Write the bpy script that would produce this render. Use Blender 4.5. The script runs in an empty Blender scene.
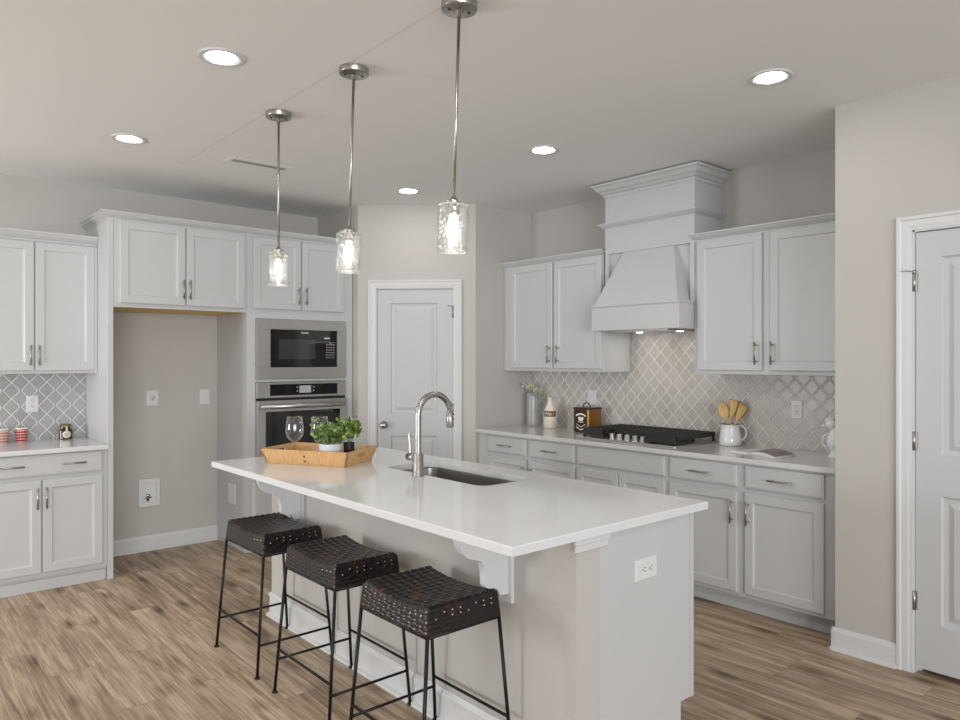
import bpy, bmesh, math, random
from mathutils import Vector, Matrix
from math import sin, cos, pi, sqrt, atan2

scene = bpy.context.scene
COL = scene.collection

# ------------------------------------------------------------------ camera, world, light, exposure
cam_d = bpy.data.cameras.new('camera')
cam_d.sensor_fit = 'HORIZONTAL'
cam_d.sensor_width = 36.0
cam_d.lens = 719.84 / 960.0 * 36.0
cam_d.clip_start = 0.05
cam = bpy.data.objects.new('camera', cam_d)
COL.objects.link(cam)
cam.location = (0.0, 0.0, 1.4831)
cam.rotation_euler = (pi / 2, 0.0, -0.7132)
scene.camera = cam

scene.view_settings.view_transform = 'Standard'
scene.view_settings.look = 'None'
scene.view_settings.gamma = 1.0
scene.view_settings.use_curve_mapping = False
scene.view_settings.exposure = 0.0

world = bpy.data.worlds.new('daylight')
scene.world = world
world.use_nodes = True
wbg = world.node_tree.nodes['Background']
wbg.inputs['Color'].default_value = (0.94, 0.97, 1.0, 1)
wbg.inputs['Strength'].default_value = 0.76


def area_light(name, loc, target, sx, sy, power, color=(1, 1, 1)):
    d = bpy.data.lights.new(name, 'AREA')
    d.shape = 'RECTANGLE'
    d.size, d.size_y = sx, sy
    d.energy = power
    d.color = color
    o = bpy.data.objects.new(name, d)
    COL.objects.link(o)
    o.location = loc
    o.rotation_euler = (Vector(target) - Vector(loc)).to_track_quat('-Z', 'Y').to_euler()
    return o


# assumed daylight from an unseen opening left of the kitchen, following the stool shadows
area_light('assumed_side_daylight', (-3.0, 5.1, 1.15), (1.8, 2.9, 0.7), 0.9, 1.3, 85, (0.97, 0.985, 1.0))
# added unseen fill light far behind the camera, to even out the lighting
area_light('added_rear_fill_light', (-4.5, -11.0, 1.45), (2.0, 4.4, 1.25), 8.0, 2.6, 1060, (0.97, 0.985, 1.0))

# added unseen downlights continuing the ceiling grid, for more light on worktops and floor
for cx_, cy_ in ((1.18, 1.60), (-0.85, 3.05), (-0.85, 4.50), (-0.85, 1.60), (1.18, 0.1)):
    ld_ = area_light('unseen_downlight_fill', (cx_, cy_, 2.765), (cx_, cy_, 0.0), 0.13, 0.13, 8.5, (1.0, 0.985, 0.965))
    ld_.data.shape = 'DISK'

CAN_EMIT = 62.0
BULB_EMIT = 14.0
HOOD_EMIT = 70.0

# ------------------------------------------------------------------ key planes of the room (metres)
XA = 3.793     # front right wall
XR = 4.527     # range wall
XF = 3.916     # base cabinet faces on the range wall
XU = 4.197     # upper cabinet faces on the range wall
YB = 5.94      # back wall
YF = 5.33      # base and tall cabinet faces on the back wall
YU = 5.61      # upper cabinet face on the back wall
ZC = 2.78      # ceiling
ZT = 0.914     # worktops

# ------------------------------------------------------------------ materials


def new_mat(name):
    m = bpy.data.materials.new(name)
    m.use_nodes = True
    nt = m.node_tree
    return m, nt, nt.nodes['Principled BSDF']


def N(nt, typ, **kw):
    n = nt.nodes.new(typ)
    for k, v in kw.items():
        setattr(n, k, v)
    return n


def setin(nt, sock, v):
    if hasattr(v, 'type') and hasattr(v, 'is_output'):
        nt.links.new(v, sock)
    else:
        sock.default_value = v


def Mth(nt, op, a, b=0.0, c=0.0):
    n = N(nt, 'ShaderNodeMath', operation=op)
    setin(nt, n.inputs[0], a)
    setin(nt, n.inputs[1], b)
    if len(n.inputs) > 2:
        setin(nt, n.inputs[2], c)
    return n.outputs[0]


def Mix(nt, f, a, b):
    n = N(nt, 'ShaderNodeMix', data_type='RGBA')
    setin(nt, n.inputs[0], f)
    setin(nt, n.inputs[6], a)
    setin(nt, n.inputs[7], b)
    return n.outputs[2]


def noise(nt, vec, scale, detail=2.0, rough=0.5):
    n = N(nt, 'ShaderNodeTexNoise')
    n.inputs['Scale'].default_value = scale
    n.inputs['Detail'].default_value = detail
    n.inputs['Roughness'].default_value = rough
    if vec is not None:
        nt.links.new(vec, n.inputs['Vector'])
    return n


def ramp(nt, fac, stops):
    n = N(nt, 'ShaderNodeValToRGB')
    els = n.color_ramp.elements
    while len(els) < len(stops):
        els.new(0.5)
    for e, (p, c) in zip(els, stops):
        e.position = p
        e.color = c if len(c) == 4 else (*c, 1)
    nt.links.new(fac, n.inputs[0])
    return n.outputs[0]


def pos(nt):
    return N(nt, 'ShaderNodeNewGeometry').outputs['Position']


def objco(nt):
    return N(nt, 'ShaderNodeTexCoord').outputs['Object']


def mapping(nt, vec, scale=(1, 1, 1), loc=(0, 0, 0), rot=(0, 0, 0)):
    n = N(nt, 'ShaderNodeMapping')
    n.inputs['Scale'].default_value = scale
    n.inputs['Location'].default_value = loc
    n.inputs['Rotation'].default_value = rot
    nt.links.new(vec, n.inputs['Vector'])
    return n.outputs[0]


def bump(nt, bsdf, height, dist=0.002, strength=1.0):
    b = N(nt, 'ShaderNodeBump')
    b.inputs['Distance'].default_value = dist
    b.inputs['Strength'].default_value = strength
    nt.links.new(height, b.inputs['Height'])
    nt.links.new(b.outputs[0], bsdf.inputs['Normal'])


def plain(name, col, rough=0.5, metal=0.0, vary=0.03, nscale=6.0, bumpd=0.0, bscale=200.0, spec=0.5, coat=0.0):
    m, nt, b = new_mat(name)
    p = objco(nt)
    nz = noise(nt, p, nscale, 3.0)
    c = Mix(nt, nz.outputs[0], (*[max(0, x * (1 - vary)) for x in col], 1), (*[min(1, x * (1 + vary)) for x in col], 1))
    nt.links.new(c, b.inputs['Base Color'])
    b.inputs['Roughness'].default_value = rough
    b.inputs['Metallic'].default_value = metal
    b.inputs['Specular IOR Level'].default_value = spec
    if coat:
        b.inputs['Coat Weight'].default_value = coat
        b.inputs['Coat Roughness'].default_value = 0.08
    if bumpd:
        n2 = noise(nt, p, bscale, 3.0)
        bump(nt, b, n2.outputs[0], bumpd)
    return m


def steel(name, col=(0.62, 0.61, 0.60), rough=0.3, stretch=(2, 2, 160)):
    m, nt, b = new_mat(name)
    p = mapping(nt, objco(nt), stretch)
    nz = noise(nt, p, 4.0, 3.0)
    c = Mix(nt, nz.outputs[0], (*[x * 0.93 for x in col], 1), (*[x * 1.05 for x in col], 1))
    nt.links.new(c, b.inputs['Base Color'])
    b.inputs['Metallic'].default_value = 1.0
    r = Mth(nt, 'MULTIPLY_ADD', nz.outputs[0], 0.12, rough - 0.06)
    nt.links.new(r, b.inputs['Roughness'])
    return m


def emitter(name, col, s):
    m, nt, b = new_mat(name)
    b.inputs['Base Color'].default_value = (*col, 1)
    b.inputs['Emission Color'].default_value = (*col, 1)
    b.inputs['Emission Strength'].default_value = s
    return m


def glass(name, tint=(1, 1, 1), seeds=False, edge=0.55, rough=0.03, milk=0.0):
    m = bpy.data.materials.new(name)
    m.use_nodes = True
    nt = m.node_tree
    nt.nodes.clear()
    out = N(nt, 'ShaderNodeOutputMaterial')
    tr = N(nt, 'ShaderNodeBsdfTransparent')
    tr.inputs[0].default_value = (*tint, 1)
    gl = N(nt, 'ShaderNodeBsdfGlossy')
    gl.inputs['Roughness'].default_value = rough
    gl.inputs['Color'].default_value = (0.95, 0.96, 0.97, 1)
    lw = N(nt, 'ShaderNodeLayerWeight')
    lw.inputs['Blend'].default_value = 0.35
    f = Mth(nt, 'POWER', lw.outputs['Facing'], 2.2)
    f = Mth(nt, 'MULTIPLY_ADD', f, edge, 0.05)
    if seeds:
        v = N(nt, 'ShaderNodeTexVoronoi')
        v.inputs['Scale'].default_value = 95.0
        nt.links.new(objco(nt), v.inputs['Vector'])
        s = Mth(nt, 'LESS_THAN', v.outputs['Distance'], 0.30)
        f = Mth(nt, 'ADD', f, Mth(nt, 'MULTIPLY', s, 0.30))
        df = N(nt, 'ShaderNodeBsdfTranslucent')
        df.inputs[0].default_value = (0.9, 0.9, 0.9, 1)
        bp = N(nt, 'ShaderNodeBump')
        bp.inputs['Distance'].default_value = 0.002
        nt.links.new(v.outputs['Distance'], bp.inputs['Height'])
        nt.links.new(bp.outputs[0], gl.inputs['Normal'])
        mx0 = N(nt, 'ShaderNodeMixShader')
        nt.links.new(Mth(nt, 'MULTIPLY', s, 0.16), mx0.inputs[0])
        nt.links.new(tr.outputs[0], mx0.inputs[1])
        nt.links.new(df.outputs[0], mx0.inputs[2])
        trs = mx0.outputs[0]
    elif milk:
        df = N(nt, 'ShaderNodeBsdfTranslucent')
        df.inputs[0].default_value = (0.92, 0.93, 0.94, 1)
        d2_ = N(nt, 'ShaderNodeBsdfDiffuse')
        d2_.inputs[0].default_value = (0.92, 0.93, 0.94, 1)
        mxa = N(nt, 'ShaderNodeMixShader')
        mxa.inputs[0].default_value = 0.5
        nt.links.new(df.outputs[0], mxa.inputs[1])
        nt.links.new(d2_.outputs[0], mxa.inputs[2])
        mx0 = N(nt, 'ShaderNodeMixShader')
        mx0.inputs[0].default_value = milk
        nt.links.new(tr.outputs[0], mx0.inputs[1])
        nt.links.new(mxa.outputs[0], mx0.inputs[2])
        trs = mx0.outputs[0]
    else:
        trs = tr.outputs[0]
    mx = N(nt, 'ShaderNodeMixShader')
    nt.links.new(Mth(nt, 'MINIMUM', f, 0.9), mx.inputs[0])
    nt.links.new(trs, mx.inputs[1])
    nt.links.new(gl.outputs[0], mx.inputs[2])
    nt.links.new(mx.outputs[0], out.inputs[0])
    return m


def wall_paint(name, col, rough=0.85, grey_line=False):
    m, nt, b = new_mat(name)
    p = pos(nt)
    nz = noise(nt, p, 1.3, 2.0)
    c = Mix(nt, nz.outputs[0], (*[x * 0.985 for x in col], 1), (*[x * 1.015 for x in col], 1))
    if grey_line:                                     # thin greyer line along the ceiling
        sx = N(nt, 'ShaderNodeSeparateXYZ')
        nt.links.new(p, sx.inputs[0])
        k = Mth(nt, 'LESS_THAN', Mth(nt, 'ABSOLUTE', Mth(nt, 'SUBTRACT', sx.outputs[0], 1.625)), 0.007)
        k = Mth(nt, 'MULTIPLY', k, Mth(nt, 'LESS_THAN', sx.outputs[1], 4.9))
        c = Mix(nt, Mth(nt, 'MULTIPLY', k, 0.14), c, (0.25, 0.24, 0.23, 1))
    nt.links.new(c, b.inputs['Base Color'])
    b.inputs['Roughness'].default_value = rough
    b.inputs['Specular IOR Level'].default_value = 0.25
    n2 = noise(nt, p, 260.0, 3.0)
    bump(nt, b, n2.outputs[0], 0.0006, 0.5)
    return m


def floor_mat():
    m, nt, b = new_mat('floor_wood_planks')
    p = pos(nt)
    sx = N(nt, 'ShaderNodeSeparateXYZ')
    nt.links.new(p, sx.inputs[0])
    x, y = sx.outputs[0], sx.outputs[1]
    W, L = 0.18, 1.22
    xi = Mth(nt, 'DIVIDE', Mth(nt, 'ADD', x, 20.03), W)
    ix = Mth(nt, 'FLOOR', xi)
    fx = Mth(nt, 'FRACT', xi)
    wn = N(nt, 'ShaderNodeTexWhiteNoise', noise_dimensions='1D')
    nt.links.new(ix, wn.inputs['W'])
    yi = Mth(nt, 'ADD', Mth(nt, 'DIVIDE', Mth(nt, 'ADD', y, 20.0), L), wn.outputs['Value'])
    iy = Mth(nt, 'FLOOR', yi)
    fy = Mth(nt, 'FRACT', yi)
    cb = N(nt, 'ShaderNodeCombineXYZ')
    nt.links.new(ix, cb.inputs[0])
    nt.links.new(iy, cb.inputs[1])
    wn2 = N(nt, 'ShaderNodeTexWhiteNoise', noise_dimensions='2D')
    nt.links.new(cb.outputs[0], wn2.inputs['Vector'])
    rnd = wn2.outputs['Value']
    # grain: stretched noise, shifted per plank
    gc = N(nt, 'ShaderNodeCombineXYZ')
    nt.links.new(Mth(nt, 'ADD', Mth(nt, 'MULTIPLY', x, 16.0), Mth(nt, 'MULTIPLY', rnd, 43.0)), gc.inputs[0])
    nt.links.new(Mth(nt, 'ADD', Mth(nt, 'MULTIPLY', y, 1.5), Mth(nt, 'MULTIPLY', rnd, 17.0)), gc.inputs[1])
    nt.links.new(Mth(nt, 'MULTIPLY', rnd, 9.0), gc.inputs[2])
    n1 = N(nt, 'ShaderNodeTexNoise')
    n1.inputs['Scale'].default_value = 1.0
    n1.inputs['Detail'].default_value = 5.0
    n1.inputs['Roughness'].default_value = 0.6
    n1.inputs['Distortion'].default_value = 0.9
    nt.links.new(gc.outputs[0], n1.inputs['Vector'])
    n2 = N(nt, 'ShaderNodeTexNoise')
    n2.inputs['Scale'].default_value = 5.0
    n2.inputs['Detail'].default_value = 4.0
    n2.inputs['Distortion'].default_value = 0.3
    nt.links.new(gc.outputs[0], n2.inputs['Vector'])
    gc3 = N(nt, 'ShaderNodeCombineXYZ')
    nt.links.new(Mth(nt, 'ADD', Mth(nt, 'MULTIPLY', x, 75.0), Mth(nt, 'MULTIPLY', rnd, 91.0)), gc3.inputs[0])
    nt.links.new(Mth(nt, 'MULTIPLY', y, 1.7), gc3.inputs[1])
    n3 = N(nt, 'ShaderNodeTexNoise')
    n3.inputs['Scale'].default_value = 1.0
    n3.inputs['Detail'].default_value = 3.0
    n3.inputs['Distortion'].default_value = 1.2
    nt.links.new(gc3.outputs[0], n3.inputs['Vector'])
    g = Mth(nt, 'ADD', Mth(nt, 'MULTIPLY', n1.outputs[0], 0.50), Mth(nt, 'MULTIPLY', n2.outputs[0], 0.12))
    g = Mth(nt, 'ADD', g, Mth(nt, 'MULTIPLY', n3.outputs[0], 0.38))
    # knots
    kc = N(nt, 'ShaderNodeCombineXYZ')
    nt.links.new(Mth(nt, 'ADD', Mth(nt, 'MULTIPLY', x, 4.2), Mth(nt, 'MULTIPLY', n1.outputs[0], 0.35)), kc.inputs[0])
    nt.links.new(Mth(nt, 'MULTIPLY', y, 1.5), kc.inputs[1])
    vk = N(nt, 'ShaderNodeTexVoronoi', voronoi_dimensions='2D')
    vk.inputs['Scale'].default_value = 1.0
    nt.links.new(kc.outputs[0], vk.inputs['Vector'])
    kn = Mth(nt, 'MAXIMUM', Mth(nt, 'SUBTRACT', 0.16, vk.outputs['Distance']), 0.0)
    g = Mth(nt, 'SUBTRACT', g, Mth(nt, 'MULTIPLY', kn, 0.9))
    g = Mth(nt, 'ADD', g, Mth(nt, 'MULTIPLY', Mth(nt, 'SUBTRACT', rnd, 0.5), 0.06))
    col = ramp(nt, g, [(0.31, (0.105, 0.068, 0.042)), (0.42, (0.255, 0.178, 0.114)), (0.50, (0.385, 0.282, 0.190)), (0.58, (0.53, 0.41, 0.295)), (0.70, (0.68, 0.55, 0.42))])
    # joints
    ex = Mth(nt, 'MINIMUM', fx, Mth(nt, 'SUBTRACT', 1.0, fx))
    ey = Mth(nt, 'MINIMUM', fy, Mth(nt, 'SUBTRACT', 1.0, fy))
    jx = Mth(nt, 'LESS_THAN', ex, 0.0065)
    jy = Mth(nt, 'LESS_THAN', ey, 0.0011)
    j = Mth(nt, 'MAXIMUM', jx, jy)
    col = Mix(nt, Mth(nt, 'MULTIPLY', j, 0.45), col, (0.10, 0.065, 0.045, 1))
    nt.links.new(col, b.inputs['Base Color'])
    b.inputs['Roughness'].default_value = 0.42
    b.inputs['Specular IOR Level'].default_value = 0.35
    h = Mth(nt, 'SUBTRACT', Mth(nt, 'MULTIPLY', g, 0.35), j)
    bump(nt, b, h, 0.0012, 0.5)
    return m


def tile_mat(name, axis, P, H, off, zoff, tile_a, tile_b, grout):
    """Lantern shaped tiles: boundary |a| = g(|b|) in each quadrant."""
    m, nt, b = new_mat(name)
    p = pos(nt)
    sx = N(nt, 'ShaderNodeSeparateXYZ')
    nt.links.new(p, sx.inputs[0])
    u = sx.outputs[axis]
    z = sx.outputs[2]

    def fold(v, o, per):
        t = Mth(nt, 'DIVIDE', Mth(nt, 'ADD', v, 50 * per - o), per)
        f = Mth(nt, 'SUBTRACT', Mth(nt, 'FRACT', t), 0.5)
        return Mth(nt, 'MULTIPLY', Mth(nt, 'ABSOLUTE', f), 2 * pi), Mth(nt, 'FLOOR', t)
    a, ia = fold(u, off - P / 2, P)
    bb, ib = fold(z, zoff - H / 2, H)
    k_ = 0.50
    q0 = Mth(nt, 'SQRT', Mth(nt, 'ADD', Mth(nt, 'MULTIPLY', bb, bb), k_ * k_))
    g = Mth(nt, 'SUBTRACT', pi + k_ * k_ / (2 * pi), q0)
    gp = Mth(nt, 'DIVIDE', bb, q0)
    den = Mth(nt, 'SQRT', Mth(nt, 'ADD', 1.0, Mth(nt, 'MULTIPLY', gp, gp)))
    sd = Mth(nt, 'DIVIDE', Mth(nt, 'SUBTRACT', a, g), den)
    d = Mth(nt, 'MULTIPLY', Mth(nt, 'ABSOLUTE', sd), P / (2 * pi))      # metres from the joint's middle
    t = N(nt, 'ShaderNodeMapRange', interpolation_type='SMOOTHSTEP')
    nt.links.new(d, t.inputs[0])
    t.inputs[1].default_value = 0.0018
    t.inputs[2].default_value = 0.0036
    # tile tone, one per tile
    inside = Mth(nt, 'LESS_THAN', sd, 0.0)
    cb = N(nt, 'ShaderNodeCombineXYZ')
    sx2 = Mth(nt, 'FLOOR', Mth(nt, 'DIVIDE', Mth(nt, 'ADD', u, 50 * P - off), P))
    sz2 = Mth(nt, 'FLOOR', Mth(nt, 'DIVIDE', Mth(nt, 'ADD', z, 50 * H - zoff), H))
    nt.links.new(Mth(nt, 'ADD', Mth(nt, 'MULTIPLY', inside, ia), Mth(nt, 'MULTIPLY', Mth(nt, 'SUBTRACT', 1.0, inside), Mth(nt, 'ADD', sx2, 300.5))), cb.inputs[0])
    nt.links.new(Mth(nt, 'ADD', Mth(nt, 'MULTIPLY', inside, ib), Mth(nt, 'MULTIPLY', Mth(nt, 'SUBTRACT', 1.0, inside), Mth(nt, 'ADD', sz2, 300.5))), cb.inputs[1])
    wn = N(nt, 'ShaderNodeTexWhiteNoise', noise_dimensions='2D')
    nt.links.new(cb.outputs[0], wn.inputs['Vector'])
    n2 = noise(nt, p, 40.0, 4.0)
    fac = Mth(nt, 'ADD', Mth(nt, 'MULTIPLY', wn.outputs['Value'], 0.45), Mth(nt, 'MULTIPLY', n2.outputs[0], 0.55))
    tc = Mix(nt, fac, (*tile_a, 1), (*tile_b, 1))
    col = Mix(nt, t.outputs[0], (*grout, 1), tc)
    nt.links.new(col, b.inputs['Base Color'])
    r = Mth(nt, 'MULTIPLY_ADD', t.outputs[0], -0.55, 0.85)
    nt.links.new(r, b.inputs['Roughness'])
    t2 = N(nt, 'ShaderNodeMapRange', interpolation_type='SMOOTHSTEP')
    nt.links.new(d, t2.inputs[0])
    t2.inputs[1].default_value = 0.0015
    t2.inputs[2].default_value = 0.009
    bump(nt, b, t2.outputs[0], 0.0025, 0.8)
    return m


def quartz(name, col):
    m, nt, b = new_mat(name)
    p = pos(nt)
    n1 = noise(nt, p, 3.0, 6.0, 0.65)
    n2 = noise(nt, p, 90.0, 2.0)
    f = Mth(nt, 'ADD', Mth(nt, 'MULTIPLY', n1.outputs[0], 0.6), Mth(nt, 'MULTIPLY', n2.outputs[0], 0.4))
    c = ramp(nt, f, [(0.35, tuple(x * 0.95 for x in col)), (0.6, col)])
    nt.links.new(c, b.inputs['Base Color'])
    b.inputs['Roughness'].default_value = 0.10
    b.inputs['Specular IOR Level'].default_value = 0.5
    return m


def wood(name, ca, cb_, scale=(3, 3, 40), rough=0.5):
    m, nt, b = new_mat(name)
    p = mapping(nt, objco(nt), scale)
    nz = noise(nt, p, 3.0, 5.0, 0.6)
    nz.inputs['Distortion'].default_value = 0.6
    c = ramp(nt, nz.outputs[0], [(0.3, ca), (0.7, cb_)])
    nt.links.new(c, b.inputs['Base Color'])
    b.inputs['Roughness'].default_value = rough
    bump(nt, b, nz.outputs[0], 0.0005)
    return m


def leather():
    m, nt, b = new_mat('woven_leather')
    p = objco(nt)
    n1 = noise(nt, p, 9.0, 4.0, 0.6)
    n2 = noise(nt, p, 70.0, 3.0)
    f = Mth(nt, 'ADD', Mth(nt, 'MULTIPLY', n1.outputs[0], 0.65), Mth(nt, 'MULTIPLY', n2.outputs[0], 0.35))
    c = ramp(nt, f, [(0.40, (0.0045, 0.0045, 0.0055)), (0.53, (0.010, 0.008, 0.008)), (0.61, (0.040, 0.016, 0.010)), (0.73, (0.10, 0.040, 0.022))])
    nt.links.new(c, b.inputs['Base Color'])
    b.inputs['Roughness'].default_value = 0.27
    bump(nt, b, n2.outputs[0], 0.0008, 0.6)
    return m


def gingham(name, base, ink):
    m, nt, b = new_mat(name)
    p = objco(nt)
    sx = N(nt, 'ShaderNodeSeparateXYZ')
    nt.links.new(p, sx.inputs[0])
    ang = Mth(nt, 'MULTIPLY', Mth(nt, 'ARCTAN2', sx.outputs[1], sx.outputs[0]), 26 / (2 * pi))
    s1 = Mth(nt, 'GREATER_THAN', Mth(nt, 'FRACT', Mth(nt, 'ADD', ang, 20.0)), 0.5)
    s2 = Mth(nt, 'GREATER_THAN', Mth(nt, 'FRACT', Mth(nt, 'MULTIPLY', sx.outputs[2], 52.0)), 0.5)
    f = Mth(nt, 'MULTIPLY', Mth(nt, 'ADD', s1, s2), 0.5)
    c = ramp(nt, f, [(0.0, base), (0.5, ink), (1.0, tuple(x * 0.35 for x in ink))])
    nt.links.new(c, b.inputs['Base Color'])
    b.inputs['Roughness'].default_value = 0.3
    return m


M = {}
M['cabinet'] = plain('white_cabinet_paint', (0.528, 0.532, 0.534), 0.40, vary=0.008)
M['trim'] = plain('white_trim_paint', (0.625, 0.628, 0.632), 0.40, vary=0.008)
M['door'] = plain('white_door_paint', (0.520, 0.524, 0.528), 0.42, vary=0.008)
M['wall'] = wall_paint('greige_wall_paint', (0.500, 0.478, 0.452))
M['ceiling'] = wall_paint('ceiling_paint', (0.84, 0.842, 0.838), grey_line=True)
M['floor'] = floor_mat()
M['quartz'] = quartz('white_quartz', (0.70, 0.705, 0.71))
M['quartz_warm'] = quartz('pale_quartz', (0.64, 0.63, 0.615))
M['tile_right'] = tile_mat('lantern_tile_warm', 1, 0.107, 0.114, 2.4755, 1.200, (0.43, 0.40, 0.375), (0.57, 0.54, 0.51), (0.82, 0.80, 0.77))
M['tile_left'] = tile_mat('lantern_tile_grey', 0, 0.107, 0.113, 0.8115, 1.155, (0.30, 0.30, 0.295), (0.42, 0.42, 0.415), (0.70, 0.695, 0.68))
M['nickel'] = steel('brushed_nickel', (0.42, 0.405, 0.38), 0.28, (60, 60, 3))
M['pull'] = steel('satin_nickel_pull', (0.40, 0.385, 0.36), 0.32, (40, 40, 40))
M['steel'] = steel('stainless_steel', (0.56, 0.55, 0.54), 0.30, (2, 2, 120))
M['sink'] = steel('sink_steel', (0.36, 0.345, 0.33), 0.32, (60, 3, 3))
M['black_glass'] = plain('black_glass', (0.008, 0.008, 0.009), 0.05, vary=0.0)
M['window_glass'] = plain('oven_window', (0.035, 0.035, 0.037), 0.06, vary=0.02)
M['screen'] = plain('display_grey', (0.42, 0.42, 0.42), 0.3, vary=0.02)
M['mark'] = plain('pale_print', (0.55, 0.55, 0.55), 0.5, vary=0.0)
M['black'] = plain('black_plastic', (0.012, 0.012, 0.012), 0.4)
M['iron'] = plain('cast_iron', (0.016, 0.016, 0.017), 0.48, bumpd=0.0006, bscale=300)
M['stool_metal'] = plain('black_iron_rod', (0.014, 0.013, 0.013), 0.42, metal=0.6)
M['leather'] = leather()
M['gap_light'] = plain('weave_gap_light', (0.72, 0.66, 0.60), 0.6)
M['plate'] = plain('white_plastic', (0.68, 0.68, 0.675), 0.35, vary=0.0)
M['slot'] = plain('dark_slot', (0.03, 0.03, 0.03), 0.6, vary=0.0)
M['raw_wood'] = wood('raw_plywood', (0.72, 0.46, 0.14), (0.85, 0.60, 0.22), (4, 30, 4), 0.6)
M['tray'] = wood('tray_wood', (0.50, 0.27, 0.10), (0.68, 0.43, 0.21), (30, 30, 5), 0.5)
M['spoon'] = wood('spoon_wood', (0.62, 0.38, 0.13), (0.80, 0.55, 0.24), (20, 20, 4), 0.5)
M['glass'] = glass('clear_glass', (0.98, 0.985, 0.985), False, 0.85)
M['seeded'] = glass('seeded_glass', (0.97, 0.97, 0.965), True, 0.9)
M['rim'] = glass('thick_glass_rim', (0.95, 0.95, 0.95), False, 0.9, 0.15, 0.45)
M['frost'] = glass('blue_tinted_glass', (0.955, 0.972, 0.98), False, 0.6, 0.2, 0.30)
M['bulb'] = emitter('bulb_glow', (1.0, 0.93, 0.82), BULB_EMIT)
M['can'] = emitter('downlight_glow', (1.0, 0.985, 0.965), CAN_EMIT)
M['hood_lamp'] = emitter('hood_lamp_glow', (1.0, 0.92, 0.80), HOOD_EMIT)
M['ceramic'] = plain('white_ceramic', (0.82, 0.82, 0.82), 0.12, vary=0.01, coat=0.4)
M['cream'] = plain('cream_ceramic', (0.78, 0.71, 0.60), 0.35, vary=0.03)
M['brown'] = plain('brown_print', (0.13, 0.055, 0.02), 0.4)
M['tin'] = plain('copper_brown_tin', (0.235, 0.105, 0.022), 0.30, vary=0.35, nscale=9.0, metal=0.4)
M['tin_dark'] = plain('dark_brown_tin', (0.050, 0.022, 0.010), 0.35, vary=0.2, metal=0.2)
M['gold'] = plain('gold_edge', (0.60, 0.36, 0.12), 0.35, metal=0.5)
M['pale'] = plain('pale_lettering', (0.78, 0.75, 0.70), 0.5)
M['pot'] = plain('whitewashed_pot', (0.66, 0.69, 0.73), 0.55, vary=0.08, nscale=20)
M['soil'] = plain('dark_soil', (0.02, 0.015, 0.01), 0.9)
M['stem'] = plain('green_stem', (0.10, 0.16, 0.04), 0.6)
M['jar'] = plain('dark_preserve', (0.020, 0.010, 0.006), 0.10, coat=0.6)
M['lid'] = plain('olive_lid', (0.16, 0.145, 0.055), 0.35, metal=0.5)
M['label'] = plain('cream_label', (0.72, 0.66, 0.54), 0.6)
M['cup_pale'] = gingham('pink_check', (0.80, 0.68, 0.64), (0.52, 0.20, 0.17))
M['cup_red'] = gingham('red_check', (0.78, 0.60, 0.56), (0.42, 0.02, 0.025))
M['paper'] = plain('magazine_pages', (0.78, 0.77, 0.75), 0.6)
M['valve'] = plain('chrome_valve', (0.5, 0.5, 0.5), 0.2, metal=1.0)
M['hinge'] = steel('hinge_nickel', (0.42, 0.41, 0.40), 0.35)


def leaf_mat(name, a, c_):
    m, nt, b = new_mat(name)
    oi = N(nt, 'ShaderNodeNewGeometry')
    c = Mix(nt, oi.outputs['Random Per Island'], (*a, 1), (*c_, 1))
    nt.links.new(c, b.inputs['Base Color'])
    b.inputs['Roughness'].default_value = 0.45
    return m


M['leaf_light'] = leaf_mat('fresh_green_leaves', (0.025, 0.075, 0.02), (0.34, 0.46, 0.13))
M['leaf_dark'] = leaf_mat('deep_green_leaves', (0.02, 0.06, 0.012), (0.30, 0.42, 0.07))
M['leaf_pale'] = leaf_mat('pale_green_leaves', (0.22, 0.27, 0.17), (0.52, 0.56, 0.42))
M['petal'] = leaf_mat('cream_petals', (0.55, 0.55, 0.38), (0.80, 0.78, 0.62))


def cover_mat():
    m, nt, b = new_mat('magazine_cover')
    p = objco(nt)
    n = noise(nt, p, 16.0, 3.0)
    c = ramp(nt, n.outputs[0], [(0.32, (0.03, 0.07, 0.15)), (0.42, (0.08, 0.14, 0.22)), (0.50, (0.30, 0.17, 0.10)), (0.60, (0.26, 0.09, 0.06)), (0.75, (0.36, 0.28, 0.18))])
    nt.links.new(c, b.inputs['Base Color'])
    b.inputs['Roughness'].default_value = 0.3
    return m


M['cover'] = cover_mat()

# ------------------------------------------------------------------ mesh helpers


class Fr:
    """A local frame: x to the right along a face, z up, d out of the face."""

    def __init__(s, o, x, n):
        s.o, s.x, s.n = Vector(o), Vector(x).normalized(), Vector(n).normalized()

    def __call__(s, x, z, d):
        return s.o + s.x * x + Vector((0, 0, z)) + s.n * d


WORLD = Fr((0, 0, 0), (1, 0, 0), (0, 1, 0))   # (x, z, y)


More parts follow.
